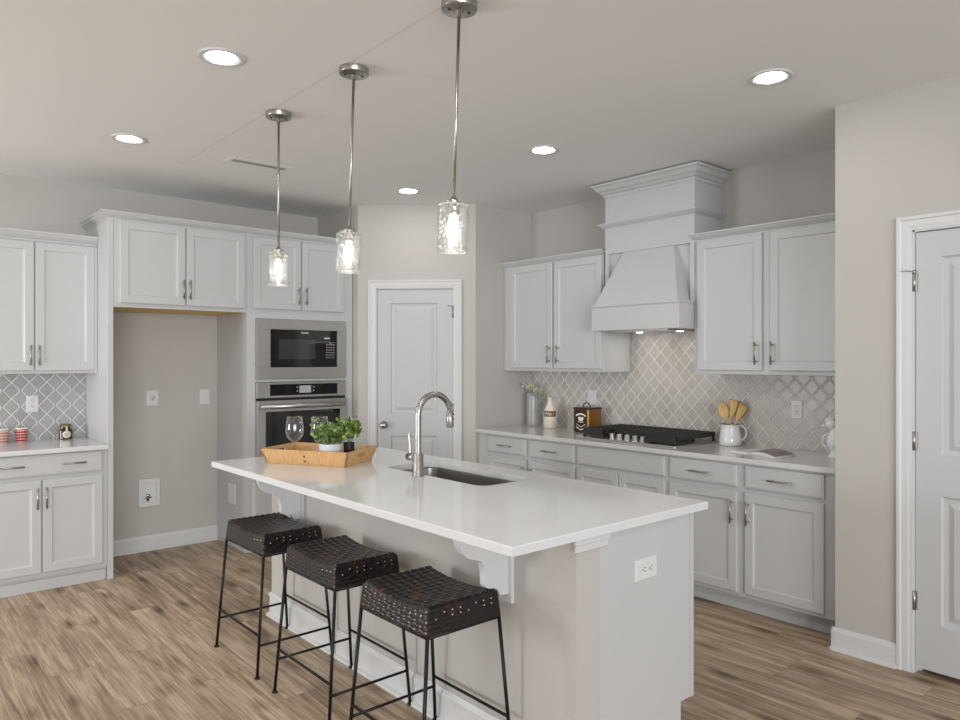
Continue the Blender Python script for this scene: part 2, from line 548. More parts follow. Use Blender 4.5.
class MB:
    def __init__(s):
        s.bm = bmesh.new()

    def face(s, pts):
        vs = [s.bm.verts.new(p) for p in pts]
        try:
            return s.bm.faces.new(vs)
        except ValueError:
            return None

    def grid(s, rows, closed_u=False, closed_v=False):
        vr = [[s.bm.verts.new(p) for p in r] for r in rows]
        nr, nc = len(vr), len(vr[0])
        for i in range(nr if closed_v else nr - 1):
            for j in range(nc if closed_u else nc - 1):
                a, b = vr[i], vr[(i + 1) % nr]
                try:
                    s.bm.faces.new((a[j], a[(j + 1) % nc], b[(j + 1) % nc], b[j]))
                except ValueError:
                    pass
        return vr

    def box(s, fr, x0, x1, z0, z1, d0, d1, bev=0.0, seg=1):
        b = bmesh.new()
        c = [b.verts.new(fr(x, z, d)) for x in (x0, x1) for z in (z0, z1) for d in (d0, d1)]
        for f in ((0, 1, 3, 2), (4, 6, 7, 5), (0, 4, 5, 1), (2, 3, 7, 6), (0, 2, 6, 4), (1, 5, 7, 3)):
            b.faces.new([c[i] for i in f])
        if bev > 0:
            bmesh.ops.bevel(b, geom=list(b.edges), offset=bev, segments=seg, affect='EDGES', profile=0.5)
        bmesh.ops.recalc_face_normals(b, faces=list(b.faces))
        s.merge(b)
        return s

    def merge(s, b):
        mp = {}
        for v in b.verts:
            mp[v] = s.bm.verts.new(v.co)
        for f in b.faces:
            try:
                nf = s.bm.faces.new([mp[v] for v in f.verts])
                nf.smooth = f.smooth
            except ValueError:
                pass
        b.free()

    def wbox(s, x0, x1, y0, y1, z0, z1, bev=0.0, seg=1):
        return s.box(WORLD, x0, x1, z0, z1, y0, y1, bev, seg)

    def prism(s, pts, vec):
        """closed outline (3D points) swept along vec"""
        b = bmesh.new()
        v0 = [b.verts.new(p) for p in pts]
        v1 = [b.verts.new(Vector(p) + Vector(vec)) for p in pts]
        n = len(pts)
        b.faces.new(v0)
        b.faces.new(v1)
        for i in range(n):
            b.faces.new((v0[i], v0[(i + 1) % n], v1[(i + 1) % n], v1[i]))
        bmesh.ops.recalc_face_normals(b, faces=list(b.faces))
        s.merge(b)
        return s

    def lathe(s, c, prof, seg=32, axis=None, cap=False):
        c = Vector(c)
        if axis is None:
            A, B, Cc = Vector((1, 0, 0)), Vector((0, 1, 0)), Vector((0, 0, 1))
        else:
            Cc = Vector(axis).normalized()
            A = Cc.orthogonal().normalized()
            B = Cc.cross(A)
        rows = []
        for r, h in prof:
            rows.append([c + Cc * h + (A * cos(t) + B * sin(t)) * max(r, 1e-5) for t in [2 * pi * i / seg for i in range(seg)]])
        vr = s.grid(rows, closed_u=True)
        for f in {f for r in vr for v in r for f in v.link_faces}:
            f.smooth = True
        return s

    def cyl(s, a, b_, r, r2=None, seg=16):
        a, b_ = Vector(a), Vector(b_)
        L = (b_ - a).length
        r2 = r if r2 is None else r2
        return s.lathe(a, [(0, 0), (r, 0), (r2, L), (0, L)], seg, (b_ - a))

    def tube(s, pts, r, seg=12, cap=True):
        pts = [Vector(p) for p in pts]
        rs = r if isinstance(r, (list, tuple)) else [r] * len(pts)
        rows = []
        up = None
        for i, p in enumerate(pts):
            t = (pts[min(i + 1, len(pts) - 1)] - pts[max(i - 1, 0)]).normalized()
            if up is None:
                up = t.orthogonal().normalized()
            up = (up - t * up.dot(t)).normalized()
            w = t.cross(up)
            rows.append([p + (up * cos(k) + w * sin(k)) * rs[i] for k in [2 * pi * j / seg for j in range(seg)]])
        vr = s.grid(rows, closed_u=True)
        for r_ in vr:
            for v in r_:
                for f in v.link_faces:
                    f.smooth = True
        if cap:
            s.face([v.co for v in vr[0]])
            s.face([v.co for v in vr[-1]])
        return s

    def rings(s, fr, x0, x1, z0, z1, prof, cap=True):
        """concentric rectangles: prof = [(inset, depth)...]"""
        rows = []
        for i, d in prof:
            rows.append([fr(x0 + i, z0 + i, d), fr(x1 - i, z0 + i, d), fr(x1 - i, z1 - i, d), fr(x0 + i, z1 - i, d)])
        vr = s.grid(rows, closed_u=True)
        if cap:
            try:
                s.bm.faces.new(vr[-1])
            except ValueError:
                pass
        return s

    def build(s, name, mat, parent=None, loc=None, smooth_angle=None, **props):
        me = bpy.data.meshes.new(name)
        base = Vector((0, 0, 0))
        if parent is not None:
            base = parent['_o'] if '_o' in parent else [0, 0, 0]
            base = Vector(list(base))
        elif loc is not None:
            base = Vector(loc)
        bmesh.ops.recalc_face_normals(s.bm, faces=list(s.bm.faces))
        for v in s.bm.verts:
            v.co -= base
        s.bm.to_mesh(me)
        s.bm.free()
        me.materials.append(mat)
        o = bpy.data.objects.new(name, me)
        COL.objects.link(o)
        if parent is not None:
            o.parent = parent
            o['_o'] = list(base)
        else:
            o.location = base
            o['_o'] = list(base)
        for k, v in props.items():
            o[k] = v
        return o


ALL = []


def tag(o, label=None, cat=None, group=None, kind=None):
    if label:
        o['label'] = label
    if cat:
        o['category'] = cat
    if group:
        o['group'] = group
    if kind:
        o['kind'] = kind
    return o


def thing(name, loc, label, cat, group=None, kind=None):
    o = bpy.data.objects.new(name, None)
    o.empty_display_size = 0.1
    COL.objects.link(o)
    o.location = loc
    o['_o'] = list(loc)
    return tag(o, label, cat, group, kind)


def copy_thing(root, loc, label=None):
    c = root.copy()
    COL.objects.link(c)
    c.location = loc
    c['_o'] = list(loc)
    if label:
        c['label'] = label

    def rec(src, dst):
        for ch in list(src.children):
            k = ch.copy()
            COL.objects.link(k)
            k.parent = dst
            rec(ch, k)
    rec(root, c)
    return c


def text_mesh(mb, body, fr, x, z, d, size, thick=0.0005, align='CENTER'):
    cu = bpy.data.curves.new('lettering', 'FONT')
    cu.body = body
    cu.size = size
    cu.align_x = align
    cu.align_y = 'CENTER'
    cu.extrude = 0.0
    o = bpy.data.objects.new('lettering', cu)
    COL.objects.link(o)
    dg = bpy.context.evaluated_depsgraph_get()
    me = bpy.data.meshes.new_from_object(o.evaluated_get(dg))
    for f in me.polygons:
        mb.face([fr(x + me.vertices[i].co.x, z + me.vertices[i].co.y, d) for i in f.vertices])
    bpy.data.objects.remove(o)
    bpy.data.curves.remove(cu)
    bpy.data.meshes.remove(me)


# ------------------------------------------------------------------ the room
S = dict(kind='structure')
MB().wbox(-4.0, 5.2, -2.5, 6.3, -0.06, 0.0).build('floor', M['floor'], **S)
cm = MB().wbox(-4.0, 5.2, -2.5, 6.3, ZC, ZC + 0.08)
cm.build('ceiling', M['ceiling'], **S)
MB().wbox(-4.0, 3.30, YB, YB + 0.12, 0, ZC).build('wall_back', M['wall'], **S)
MB().wbox(3.18, 3.30, 5.24, YB, 0, ZC).build('wall_pantry_left', M['wall'], **S)
FD = Fr((3.18, 5.24, 0), (1, -1, 0), (-1, -1, 0))                # pantry face, x from its left corner
DL = 0.70 * sqrt(2)
d_l, d_r, d_top = 0.152, 0.808, 2.085
w = MB()
w.box(FD, 0, d_l, 0, ZC, -0.11, 0)
w.box(FD, d_r, DL, 0, ZC, -0.11, 0)
w.box(FD, d_l, d_r, d_top, ZC, -0.11, 0)
w.build('wall_pantry_front', M['wall'], **S)
MB().wbox(3.88, 4.70, 4.54, 4.66, 0, ZC).build('wall_pantry_right', M['wall'], **S)
MB().wbox(XR, XR + 0.12, -0.2, 4.66, 0, ZC).build('wall_right', M['wall'], **S)
r_y0, r_y1 = 0.47, 1.241
w = MB()
w.wbox(XA, XA + 0.12, r_y1, 1.600, 0, ZC)
w.wbox(XA, XA + 0.12, -2.0, r_y0, 0, ZC)
w.wbox(XA, XA + 0.12, r_y0, r_y1, 2.098, ZC)
w.wbox(XA + 0.12, XR, 1.48, 1.600, 0, ZC)
w.build('wall_front_right', M['wall'], **S)


def baseboard(mb, fr, x0, x1, h=0.116):
    mb.box(fr, x0, x1, 0, h - 0.022, 0, 0.015)
    pr = [fr(x0, h - 0.022, 0), fr(x0, h - 0.022, 0.015), fr(x0, h - 0.012, 0.011), fr(x0, h, 0.006), fr(x0, h, 0)]
    mb.prism(pr, fr.x * (x1 - x0))
    sh = [fr(x0, 0, 0.015), fr(x0, 0, 0.030), fr(x0, 0.010, 0.028), fr(x0, 0.018, 0.015)]
    mb.prism(sh, fr.x * (x1 - x0))


FB = Fr((0, YB, 0), (1, 0, 0), (0, -1, 0))          # back wall
FR_ = Fr((XR, 0, 0), (0, -1, 0), (-1, 0, 0))        # range wall: x = -y
FA = Fr((XA, 0, 0), (0, -1, 0), (-1, 0, 0))         # front right wall: x = -y
b = MB()
baseboard(b, FB, 1.316, 2.254)
b.build('baseboard_back', M['trim'], **S)
b = MB()
baseboard(b, FA, -1.615, -1.308)
baseboard(b, Fr((0, 1.600, 0), (1, 0, 0), (0, 1, 0)), XA - 0.015, XA + 0.10)
b.build('baseboard_right', M['trim'], **S)
b = MB()
baseboard(b, FD, 0.0, 0.085)
baseboard(b, FD, 0.852, DL)
b.build('baseboard_pantry', M['trim'], **S)

# ------------------------------------------------------------------ doors


def casing(fr, l, r, top, parent):
    b = MB()
    W = 0.066
    pr = [(0, 0), (0, 0.018), (0.014, 0.018), (0.020, 0.013), (0.045, 0.012), (0.056, 0.009), (W, 0.009), (W, 0)]
    rows = [[fr(l - W + q, 0, d) for q, d in pr], [fr(l - W + q, top + W - q, d) for q, d in pr],
            [fr(r + W - q, top + W - q, d) for q, d in pr], [fr(r + W - q, 0, d) for q, d in pr]]
    vr = b.grid(rows, closed_u=True)
    b.bm.faces.new(vr[0])
    b.bm.faces.new(vr[-1])
    # jamb and stop
    b.box(fr, l, l + 0.008, 0, top, -0.11, 0.004)
    b.box(fr, r - 0.008, r, 0, top, -0.11, 0.004)
    b.box(fr, l, r, top - 0.008, top, -0.11, 0.004)
    b.box(fr, l + 0.008, l + 0.02, 0, top - 0.008, -0.085, -0.050)
    b.box(fr, r - 0.02, r - 0.008, 0, top - 0.008, -0.085, -0.050)
    b.build('casing', M['trim'], parent)


def leaf(fr, l, r, z0, z1, px0, px1, panels, parent):
    """door leaf with raised panels"""
    d1, d0 = -0.006, -0.042
    b = MB()
    b.box(fr, l, px0, z0, z1, d0, d1)
    b.box(fr, px1, r, z0, z1, d0, d1)
    zs = [z0] + [v for p in panels for v in p] + [z1]
    for i in range(0, len(zs), 2):
        b.box(fr, px0, px1, zs[i], zs[i + 1], d0, d1)
    for a, c in panels:
        b.rings(fr, px0, px1, a, c, [(0, d1), (0.008, d1 - 0.010), (0.022, d1 - 0.012), (0.030, d1 - 0.012), (0.052, d1 - 0.002)])
        b.rings(fr, px0, px1, a, c, [(0, d0)])
    return b.build('door_leaf', M['door'], parent)


def hinges(fr, x, zs, parent, sgn=1):
    for z in zs:
        b = MB()
        b.cyl(fr(x, z - 0.045, 0.003), fr(x, z + 0.045, 0.003), 0.0065, seg=10)
        b.box(fr, min(x, x - sgn * 0.012), max(x, x - sgn * 0.012), z - 0.044, z + 0.044, -0.004, 0.002)
        b.build('hinge', M['hinge'], parent)
    z = zs[0] + 0.05
    b = MB()
    b.cyl(fr(x, z - 0.01, 0.004), fr(x, z + 0.006, 0.004), 0.008, seg=10)
    b.tube([fr(x, z, 0.006), fr(x + sgn * 0.02, z + 0.002, 0.016), fr(x + sgn * 0.045, z + 0.003, 0.030)], 0.003, 8)
    b.build('door_stop', M['hinge'], parent)


d1 = thing('door_1', FD(0.48, 0, 0), 'white two panel pantry door in the angled corner wall', 'door', kind='structure')
casing(FD, d_l, d_r, d_top, d1)
leaf(FD, d_l + 0.010, d_r - 0.010, 0.02, d_top - 0.012, 0.276, 0.668, [(0.245, 0.850), (1.035, 1.960)], d1)
hinges(FD, d_r - 0.008, (1.88, 1.08, 0.30), d1, -1)
k = MB()
k.lathe(FD(0.222, 0.94, -0.006), [(0, 0), (0.032, 0), (0.032, 0.006), (0.012, 0.010), (0.011, 0.030), (0.022, 0.036), (0.028, 0.046), (0.027, 0.058), (0.018, 0.066), (0, 0.068)], 24, FD.n)
k.build('door_knob', M['nickel'], d1)
MB().box(FD, d_l + 0.006, d_l + 0.012, 0.915, 0.965, -0.012, -0.002).build('latch_plate', M['hinge'], d1)

d2 = thing('door_2', (XA, 0.86, 0), 'white two panel door at the right edge', 'door', kind='structure')
casing(FA, -r_y1, -r_y0, 2.098, d2)
leaf(FA, -r_y1 + 0.010, -r_y0 - 0.010, 0.028, 2.086, -1.125, -0.59, [(0.245, 0.850), (1.035, 1.965)], d2)
hinges(FA, -r_y1 + 0.006, (1.853, 1.10, 0.345), d2, -1)

# ------------------------------------------------------------------ cabinets


def panel_door(fr, x0, x1, z0, z1, parent, d0=0.0, t=0.02, fw=0.052, name='cabinet_door'):
    b = MB()
    d1 = d0 + t
    b.rings(fr, x0, x1, z0, z1, [(0, d0), (0, d1 - 0.004), (0.004, d1), (fw, d1), (fw + 0.006, d1 - 0.006), (fw + 0.016, d1 - 0.008)])
    return b.build(name, M['cabinet'], parent)


def slab(fr, x0, x1, z0, z1, parent, d0=0.0, t=0.02, name='drawer'):
    b = MB()
    d1 = d0 + t
    b.rings(fr, x0, x1, z0, z1, [(0, d0), (0, d1 - 0.007), (0.004, d1 - 0.004), (0.010, d1 - 0.003), (0.012, d1)])
    return b.build(name, M['cabinet'], parent)


def pull(fr, x, z, d, parent, vertical=True, L=0.140):
    b = MB()
    h = L / 2
    r = 0.0055
    if vertical:
        a, c = fr(x, z - h, d + 0.030), fr(x, z + h, d + 0.030)
        posts = [(x, z - h * 0.72), (x, z + h * 0.72)]
    else:
        a, c = fr(x - h, z, d + 0.030), fr(x + h, z, d + 0.030)
        posts = [(x - h * 0.72, z), (x + h * 0.72, z)]
    b.cyl(a, c, r, seg=12)
    for px, pz in posts:
        b.cyl(fr(px, pz, d - 0.001), fr(px, pz, d + 0.030), 0.0045, seg=10)
    return b.build('pull_handle', M['pull'], parent)


def carcass(fr, x0, x1, z0, z1, depth, parent, name='cabinet_body', mat=None):
    b = MB()
    b.box(fr, x0, x1, z0, z1, -depth, 0, 0.0015)
    return b.build(name, mat or M['cabinet'], parent)


def crown_prof(fr, x, z0, h, proj):
    k = [(0, 0), (0.10, 0.0), (0.10, 0.22), (0.28, 0.28), (0.42, 0.42), (0.62, 0.52), (0.78, 0.70), (0.86, 0.80), (1.0, 0.82), (1.0, 1.0), (0, 1.0)]
    return [fr(x, z0 + b_ * h, a * proj) for a, b_ in k]


def crown_path(mb, pts, z0, h, proj):
    """profile swept along a plan polyline; the projection is to the left of travel... given outward normals"""
    k = [(0.0005, 0), (0.10 * proj, 0.0), (0.10 * proj, 0.22), (0.28 * proj, 0.28), (0.42 * proj, 0.42), (0.62 * proj, 0.52), (0.78 * proj, 0.70), (0.86 * proj, 0.80), (proj, 0.82), (proj, 1.0), (0.0005, 1.0)]
    P = [Vector((*p, 0)) for p in pts]
    n = len(P)
    rows = []
    for i in range(n):
        def nrm(a, c):
            t = (c - a).normalized()
            return Vector((t.y, -t.x, 0))
        if i == 0:
            m = nrm(P[0], P[1])
        elif i == n - 1:
            m = nrm(P[-2], P[-1])
        else:
            n1, n2 = nrm(P[i - 1], P[i]), nrm(P[i], P[i + 1])
            m = (n1 + n2) / (1 + n1.dot(n2))
        rows.append([P[i] + m * a + Vector((0, 0, z0 + b_ * h)) for a, b_ in k])
    vr = mb.grid(rows, closed_u=True)
    for e in (vr[0], vr[-1]):
        try:
            mb.bm.faces.new(e)
        except ValueError:
            pass


FU = Fr((0, YU, 0), (1, 0, 0), (0, -1, 0))
FT = Fr((0, YF, 0), (1, 0, 0), (0, -1, 0))
# --- back wall, left: upper
c = thing('wall_cabinet', (0.90, YU, 1.39), 'white two door wall cabinet above the grey tiles, left of the fridge opening', 'cabinet')
carcass(FU, 0.525, 1.277, 1.391, 2.295, YB - YU, c)
for x0, x1, hx in ((0.540, 0.895, 0.872), (0.902, 1.262, 0.922)):
    dr = panel_door(FU, x0, x1, 1.412, 2.276, c)
    pull(FU, hx, 1.514, 0.02, dr, True, 0.135)
b = MB()
crown_path(b, [(0.525, YU), (1.277, YU)], 2.282, 0.064, 0.040)
b.build('crown', M['cabinet'], c)
b = MB()
b.box(FU, 1.262, 1.277, 1.391, 2.272, 0, 0.020, 0.001)
b.build('filler_strip', M['cabinet'], c)
# --- back wall, left: base
c = thing('base_cabinet', (0.90, YF, 0), 'white base cabinet with one wide drawer below the grey tiles', 'cabinet')
b = MB()
b.box(FT, 0.525, 1.277, 0.093, 0.884, -(YB - YF) + 0.002, 0)
b.build('cabinet_body', M['cabinet'], c)
b = MB()
b.box(FT, 0.525, 1.277, 0, 0.093, -0.50, -0.028)
b.box(FT, 0.525, 1.268, 0, 0.070, -0.028, -0.018)
b.build('toe_kick', M['cabinet'], c)
dw = slab(FT, 0.540, 1.248, 0.740, 0.876, c)
pull(FT, 0.724, 0.810, 0.02, dw, False)
pull(FT, 1.072, 0.810, 0.02, dw, False)
for x0, x1, hx in ((0.540, 0.890, 0.865), (0.898, 1.248, 0.916)):
    dr = panel_door(FT, x0, x1, 0.121, 0.717, c)
    pull(FT, hx, 0.602, 0.02, dr, True, 0.135)
# --- tall panel, over-fridge cabinet, oven tower
c = MB()
c.box(FT, 1.279, 1.316, 0, 2.445, -(YB - YF), 0.002, 0.0015)
o = c.build('end_panel', M['cabinet'], loc=(1.298, YF, 0))
tag(o, 'tall white end panel left of the fridge opening', 'cabinet panel')
c = thing('fridge_cabinet', (1.785, YF, 1.85), 'white two door cabinet over the empty fridge opening', 'cabinet')
b = MB()
b.box(FT, 1.317, 2.254, 1.858, 2.445, -(YB - YF), 0, 0.001)
b.build('cabinet_body', M['cabinet'], c)
MB().box(FT, 1.320, 2.251, 1.850, 1.8578, -(YB - YF) + 0.002, -0.02).build('unpainted_bottom', M['raw_wood'], c, label='raw golden brown wood underside')
MB().box(FT, 1.317, 2.254, 1.846, 1.8579, -0.019, 0.0).build('bottom_rail', M['cabinet'], c)
for x0, x1, hx in ((1.354, 1.789, 1.770), (1.797, 2.232, 1.816)):
    dr = panel_door(FT, x0, x1, 1.874, 2.437, c)
    pull(FT, hx, 1.988, 0.02, dr, True, 0.138)
c = thing('oven_tower_cabinet', (2.715, YF, 0), 'tall white cabinet that houses the microwave and oven', 'cabinet')
b = MB()
D = YB - YF - 0.002
b.box(FT, 2.255, 2.275, 0.10, 2.445, -D, 0.0)
b.box(FT, 3.155, 3.176, 0.10, 2.445, -D, 0.0)
b.box(FT, 2.275, 3.155, 0.10, 2.445, -D, -D + 0.012)
b.box(FT, 2.275, 3.155, 1.835, 2.445, -D + 0.012, 0.0)
b.box(FT, 2.275, 3.155, 0.10, 0.56, -D + 0.012, 0.0)
b.box(FT, 2.322, 3.111, 1.312, 1.332, -D + 0.012, 0.0)
b.box(FT, 2.275, 2.322, 0.56, 1.835, -0.02, 0.0)
b.box(FT, 3.111, 3.155, 0.56, 1.835, -0.02, 0.0)
b.box(FT, 2.322, 3.111, 1.806, 1.835, -0.02, 0.0)
b.build('cabinet_body', M['cabinet'], c)
MB().box(FT, 2.256, 3.176, 0, 0.10, -D + 0.01, -0.03).build('toe_kick', M['cabinet'], c)
for x0, x1, hx in ((2.301, 2.697, 2.668), (2.704, 3.090, 2.733)):
    dr = panel_door(FT, x0, x1, 1.880, 2.432, c)
    pull(FT, hx, 1.992, 0.02, dr, True, 0.138)
slab(FT, 2.30, 3.10, 0.13, 0.54, c)
b = MB()
crown_path(b, [(1.279, YB - 0.01), (1.279, YF), (3.176, YF)], 2.438, 0.055, 0.045)
o = b.build('crown_moulding', M['cabinet'], loc=(2.2, YF, 2.428))
tag(o, 'white crown moulding along the tops of the fridge and oven cabinets', 'crown moulding')

# --- microwave
mw = thing('microwave', (2.716, YF, 1.333), 'built-in stainless microwave above the wall oven', 'microwave')
b = MB()
fx0, fx1, fz0, fz1 = 2.324, 3.108, 1.334, 1.803
gx0, gx1, gz0, gz1 = 2.436, 3.026, 1.425, 1.724
for q in ((fx0, fx1, fz0, gz0), (fx0, fx1, gz1, fz1), (fx0, gx0, gz0, gz1), (gx1, fx1, gz0, gz1)):
    b.box(FT, q[0], q[1], q[2], q[3], 0.001, 0.020, 0.0008)
b.build('trim_kit', M['steel'], mw)
MB().box(FT, gx0 + 0.001, gx1 - 0.001, gz0 + 0.001, gz1 - 0.001, -0.40, 0.013).build('microwave_body', M['black_glass'], mw)
MB().box(FT, 2.512, 2.826, 1.490, 1.647, 0.0131, 0.0150).build('door_window', M['window_glass'], mw)
b = MB()
b.box(FT, 2.740, 2.742, gz0 + 0.004, gz1 - 0.004, 0.0151, 0.0156)
b.build('door_seam', M['black'], mw)
b = MB()
for i in range(4):
    for j in range(6):
        x, z = 2.925 + i * 0.021, 1.500 + j * 0.021
        b.box(FT, x, x + 0.010, z, z + 0.006, 0.0131, 0.0138)
b.build('keypad', M['mark'], mw)
MB().box(FT, 2.905, 2.955, 1.655, 1.668, 0.0131, 0.0138).build('clock_display', M['mark'], mw)
MB().box(FT, 2.700, 2.765, 1.697, 1.706, 0.0131, 0.0138).build('badge', M['mark'], mw)

# --- wall oven
ov = thing('wall_oven', (2.716, YF, 0.56), 'built-in stainless wall oven under the microwave', 'oven')
b = MB()
b.box(FT, 2.324, 3.108, 0.562, 1.308, -0.55, 0.002)
b.build('oven_body', M['black'], ov)
b = MB()
b.box(FT, 2.324, 3.108, 1.186, 1.308, 0.0021, 0.022, 0.002)
b.build('control_panel', M['steel'], ov)
cp = MB().box(FT, 2.428, 3.020, 1.204, 1.292, 0.0221, 0.025).build('control_glass', M['black_glass'], ov)
MB().box(FT, 2.678, 2.780, 1.220, 1.278, 0.0251, 0.0258).build('display', M['screen'], cp)
for x in (2.655, 2.797):
    for z in (1.232, 1.262):
        MB().box(FT, x, x + 0.010, z, z + 0.008, 0.0251, 0.0257).build('touch_key', M['mark'], cp)
b = MB()
x0, x1, z0, z1 = 2.324, 3.108, 0.575, 1.166
wx0, wx1, wz0, wz1 = 2.388, 3.040, 0.66, 1.080
for q in ((x0, x1, z0, wz0), (x0, x1, wz1, z1), (x0, wx0, wz0, wz1), (wx1, x1, wz0, wz1)):
    b.box(FT, q[0], q[1], q[2], q[3], 0.0021, 0.040, 0.0008)
od = b.build('oven_door', M['steel'], ov)
MB().box(FT, wx0 + 0.001, wx1 - 0.001, wz0 + 0.001, wz1 - 0.001, 0.0021, 0.034).build('door_glass', M['black_glass'], od)
b = MB()
b.cyl(FT(2.338, 1.122, 0.075), FT(3.062, 1.122, 0.075), 0.019, seg=20)
for x in (2.38, 3.02):
    b.box(FT, x - 0.013, x + 0.013, 1.112, 1.132, 0.039, 0.075, 0.003)
b.build('door_handle', M['steel'], od)

# --- left worktop and tile
b = MB()
b.wbox(0.50, 1.278, YF - 0.040, YB, 0.8845, ZT, 0.003, 2)
o = b.build('countertop', M['quartz'], loc=(0.9, 5.6, 0.884))
tag(o, 'pale quartz worktop in the left corner under the grey tiles', 'countertop')
b = MB()
b.wbox(0.50, 1.277, YB - 0.008, YB, ZT, 1.391)
o = b.build('backsplash', M['tile_left'], loc=(0.9, YB, 1.1))
tag(o, 'grey lantern tile backsplash behind the left worktop', 'backsplash')

# --- range wall: uppers (local x = -y)
FUR = Fr((XU, 0, 0), (0, -1, 0), (-1, 0, 0))
FBR = Fr((XF, 0, 0), (0, -1, 0), (-1, 0, 0))
c = thing('wall_cabinet', (XU, 3.99, 1.39), 'white two door wall cabinet left of the range hood', 'cabinet')
carcass(FUR, -4.538, -3.448, 1.392, 2.290, XR - XU, c)
for x0, x1, hx in ((-4.440, -3.957, -3.980), (-3.936, -3.455, -3.884)):
    dr = panel_door(FUR, x0, x1, 1.417, 2.262, c)
    pull(FUR, hx, 1.527, 0.02, dr)
b = MB()
crown_path(b, [(XU, 4.538), (XU, 3.448)], 2.258, 0.050, 0.042)
b.build('crown', M['cabinet'], c)
c = thing('wall_cabinet', (XU, 2.13, 1.39), 'white two door wall cabinet right of the range hood', 'cabinet')
carcass(FUR, -2.676, -1.602, 1.392, 2.290, XR - XU, c)
for x0, x1, hx in ((-2.648, -2.200, -2.231), (-2.150, -1.690, -2.128)):
    dr = panel_door(FUR, x0, x1, 1.417, 2.262, c)
    pull(FUR, hx, 1.525, 0.02, dr)
b = MB()
crown_path(b, [(XU, 2.676), (XU, 1.602)], 2.262, 0.050, 0.042)
b.build('crown', M['cabinet'], c)

# --- range hood
h = thing('range_hood', (4.35, 3.05, 1.69), 'white wooden range hood with stepped crown over the gas cooktop', 'range hood')
hy0, hy1 = 2.674, 3.424          # right and left ends
XH = 4.187
FH = Fr((XH, 0, 0), (0, -1, 0), (-1, 0, 0))
b = MB()
b.box(FH, -hy1, -hy0, 2.262, 2.70, -(XR - XH), 0, 0.001)          # chimney box
b.box(FH, -hy1, -3.389, 1.87, 2.262, -(XR - XH), 0)              # stiles
b.box(FH, -2.706, -hy0, 1.87, 2.262, -(XR - XH), 0)
b.box(FH, -3.389, -2.706, 1.87, 2.262, -(XR - XH), -0.024)       # recessed back
b.build('hood_box', M['cabinet'], h)
# sloping canopy
XAP = 4.020
b = MB()
top = [(XH - 0.001, 3.255), (XH - 0.001, 2.829)]
botm = [(XAP + 0.012, 3.398), (XAP + 0.012, 2.700)]
zt_, zb_ = 2.2605, 1.872
tl, tr_ = Vector((*top[0], zt_)), Vector((*top[1], zt_))
bl, br = Vector((*botm[0], zb_)), Vector((*botm[1], zb_))
tl2, tr2 = Vector((XH + 0.023, 3.255, zt_)), Vector((XH + 0.023, 2.829, zt_))
bl2, br2 = Vector((XH + 0.023, 3.388, zb_)), Vector((XH + 0.023, 2.707, zb_))
b.face([tl, tr_, br, bl])
b.face([tl, bl, bl2, tl2])
b.face([tr_, tr2, br2, br])
b.face([tl, tl2, tr2, tr_])
b.build('sloped_canopy', M['cabinet'], h)
b = MB()
FAP = Fr((XAP, 0, 0), (0, -1, 0), (-1, 0, 0))
b.box(FAP, -3.412, -2.680, 1.698, 1.866, -(XR - XAP) + 0.009, 0, 0.001)
b.box(FAP, -3.420, -2.672, 1.860, 1.872, -(XH - XAP) - 0.0, 0.010, 0.001)
b.box(FAP, -3.416, -2.676, 1.692, 1.700, -(XR - XAP) + 0.009, 0.004, 0.001)
b.build('apron', M['cabinet'], h)
MB().box(FAP, -3.30, -2.80, 1.684, 1.693, -0.44, -0.05).build('vent_insert', M['steel'], h)
for y in (2.88, 3.22):
    MB().lathe((4.33, y, 1.6825), [(0, 0), (0.020, 0), (0.024, 0.0008)], 24).build('hood_lamp', M['hood_lamp'], h, label='lit round lamp')
b = MB()
crown_path(b, [(XR - 0.003, 3.424), (XH, 3.424), (XH, 2.674), (XR - 0.003, 2.674)], 2.445, 0.040, 0.040)
b.build('lower_crown', M['cabinet'], h)
b = MB()
crown_path(b, [(XR - 0.003, 3.424), (XH, 3.424), (XH, 2.674), (XR - 0.003, 2.674)], 2.676, 0.094, 0.076)
b.build('upper_crown', M['cabinet'], h)

# --- range wall: base cabinets


def base_unit(y0, y1, label, drawers, doors, pulls=True, lower_drawer=None):
    c = thing('base_cabinet', (XF, (y0 + y1) / 2, 0), label, 'cabinet')
    b = MB()
    b.box(FBR, -y1, -y0, 0.100, 0.8835, -(XR - XF) + 0.001, 0)
    b.build('cabinet_body', M['cabinet'], c)
    MB().box(FBR, -y1, -y0, 0, 0.100, -0.50, -0.066).build('toe_kick', M['cabinet'], c)
    for a, e in drawers:
        dw = slab(FBR, -a, -e, 0.738, 0.868, c)
        if pulls:
            pull(FBR, -(a + e) / 2, 0.803, 0.02, dw, False, 0.148)
    for a, e, hy in doors:
        dr = panel_door(FBR, -a, -e, 0.123, 0.712, c)
        if hy is not None:
            pull(FBR, -hy, 0.597, 0.02, dr, True, 0.138)
    return c


base_unit(3.458, 4.538, 'white base cabinet with two drawers at the pantry end of the range wall', [(4.415, 3.964), (3.934, 3.472)], [(4.415, 3.964, 3.992), (3.934, 3.472, 3.905)])
base_unit(2.690, 3.457, 'white base cabinet with one wide plain front under the gas cooktop', [(3.447, 2.706)], [(3.447, 3.080, None), (3.073, 2.706, None)], pulls=False)
base_unit(1.603, 2.689, 'white base cabinet with two drawers and two doors beside the front right wall', [(2.672, 2.207), (2.158, 1.704)], [(2.672, 2.207, 2.233), (2.158, 1.704, 2.133)])

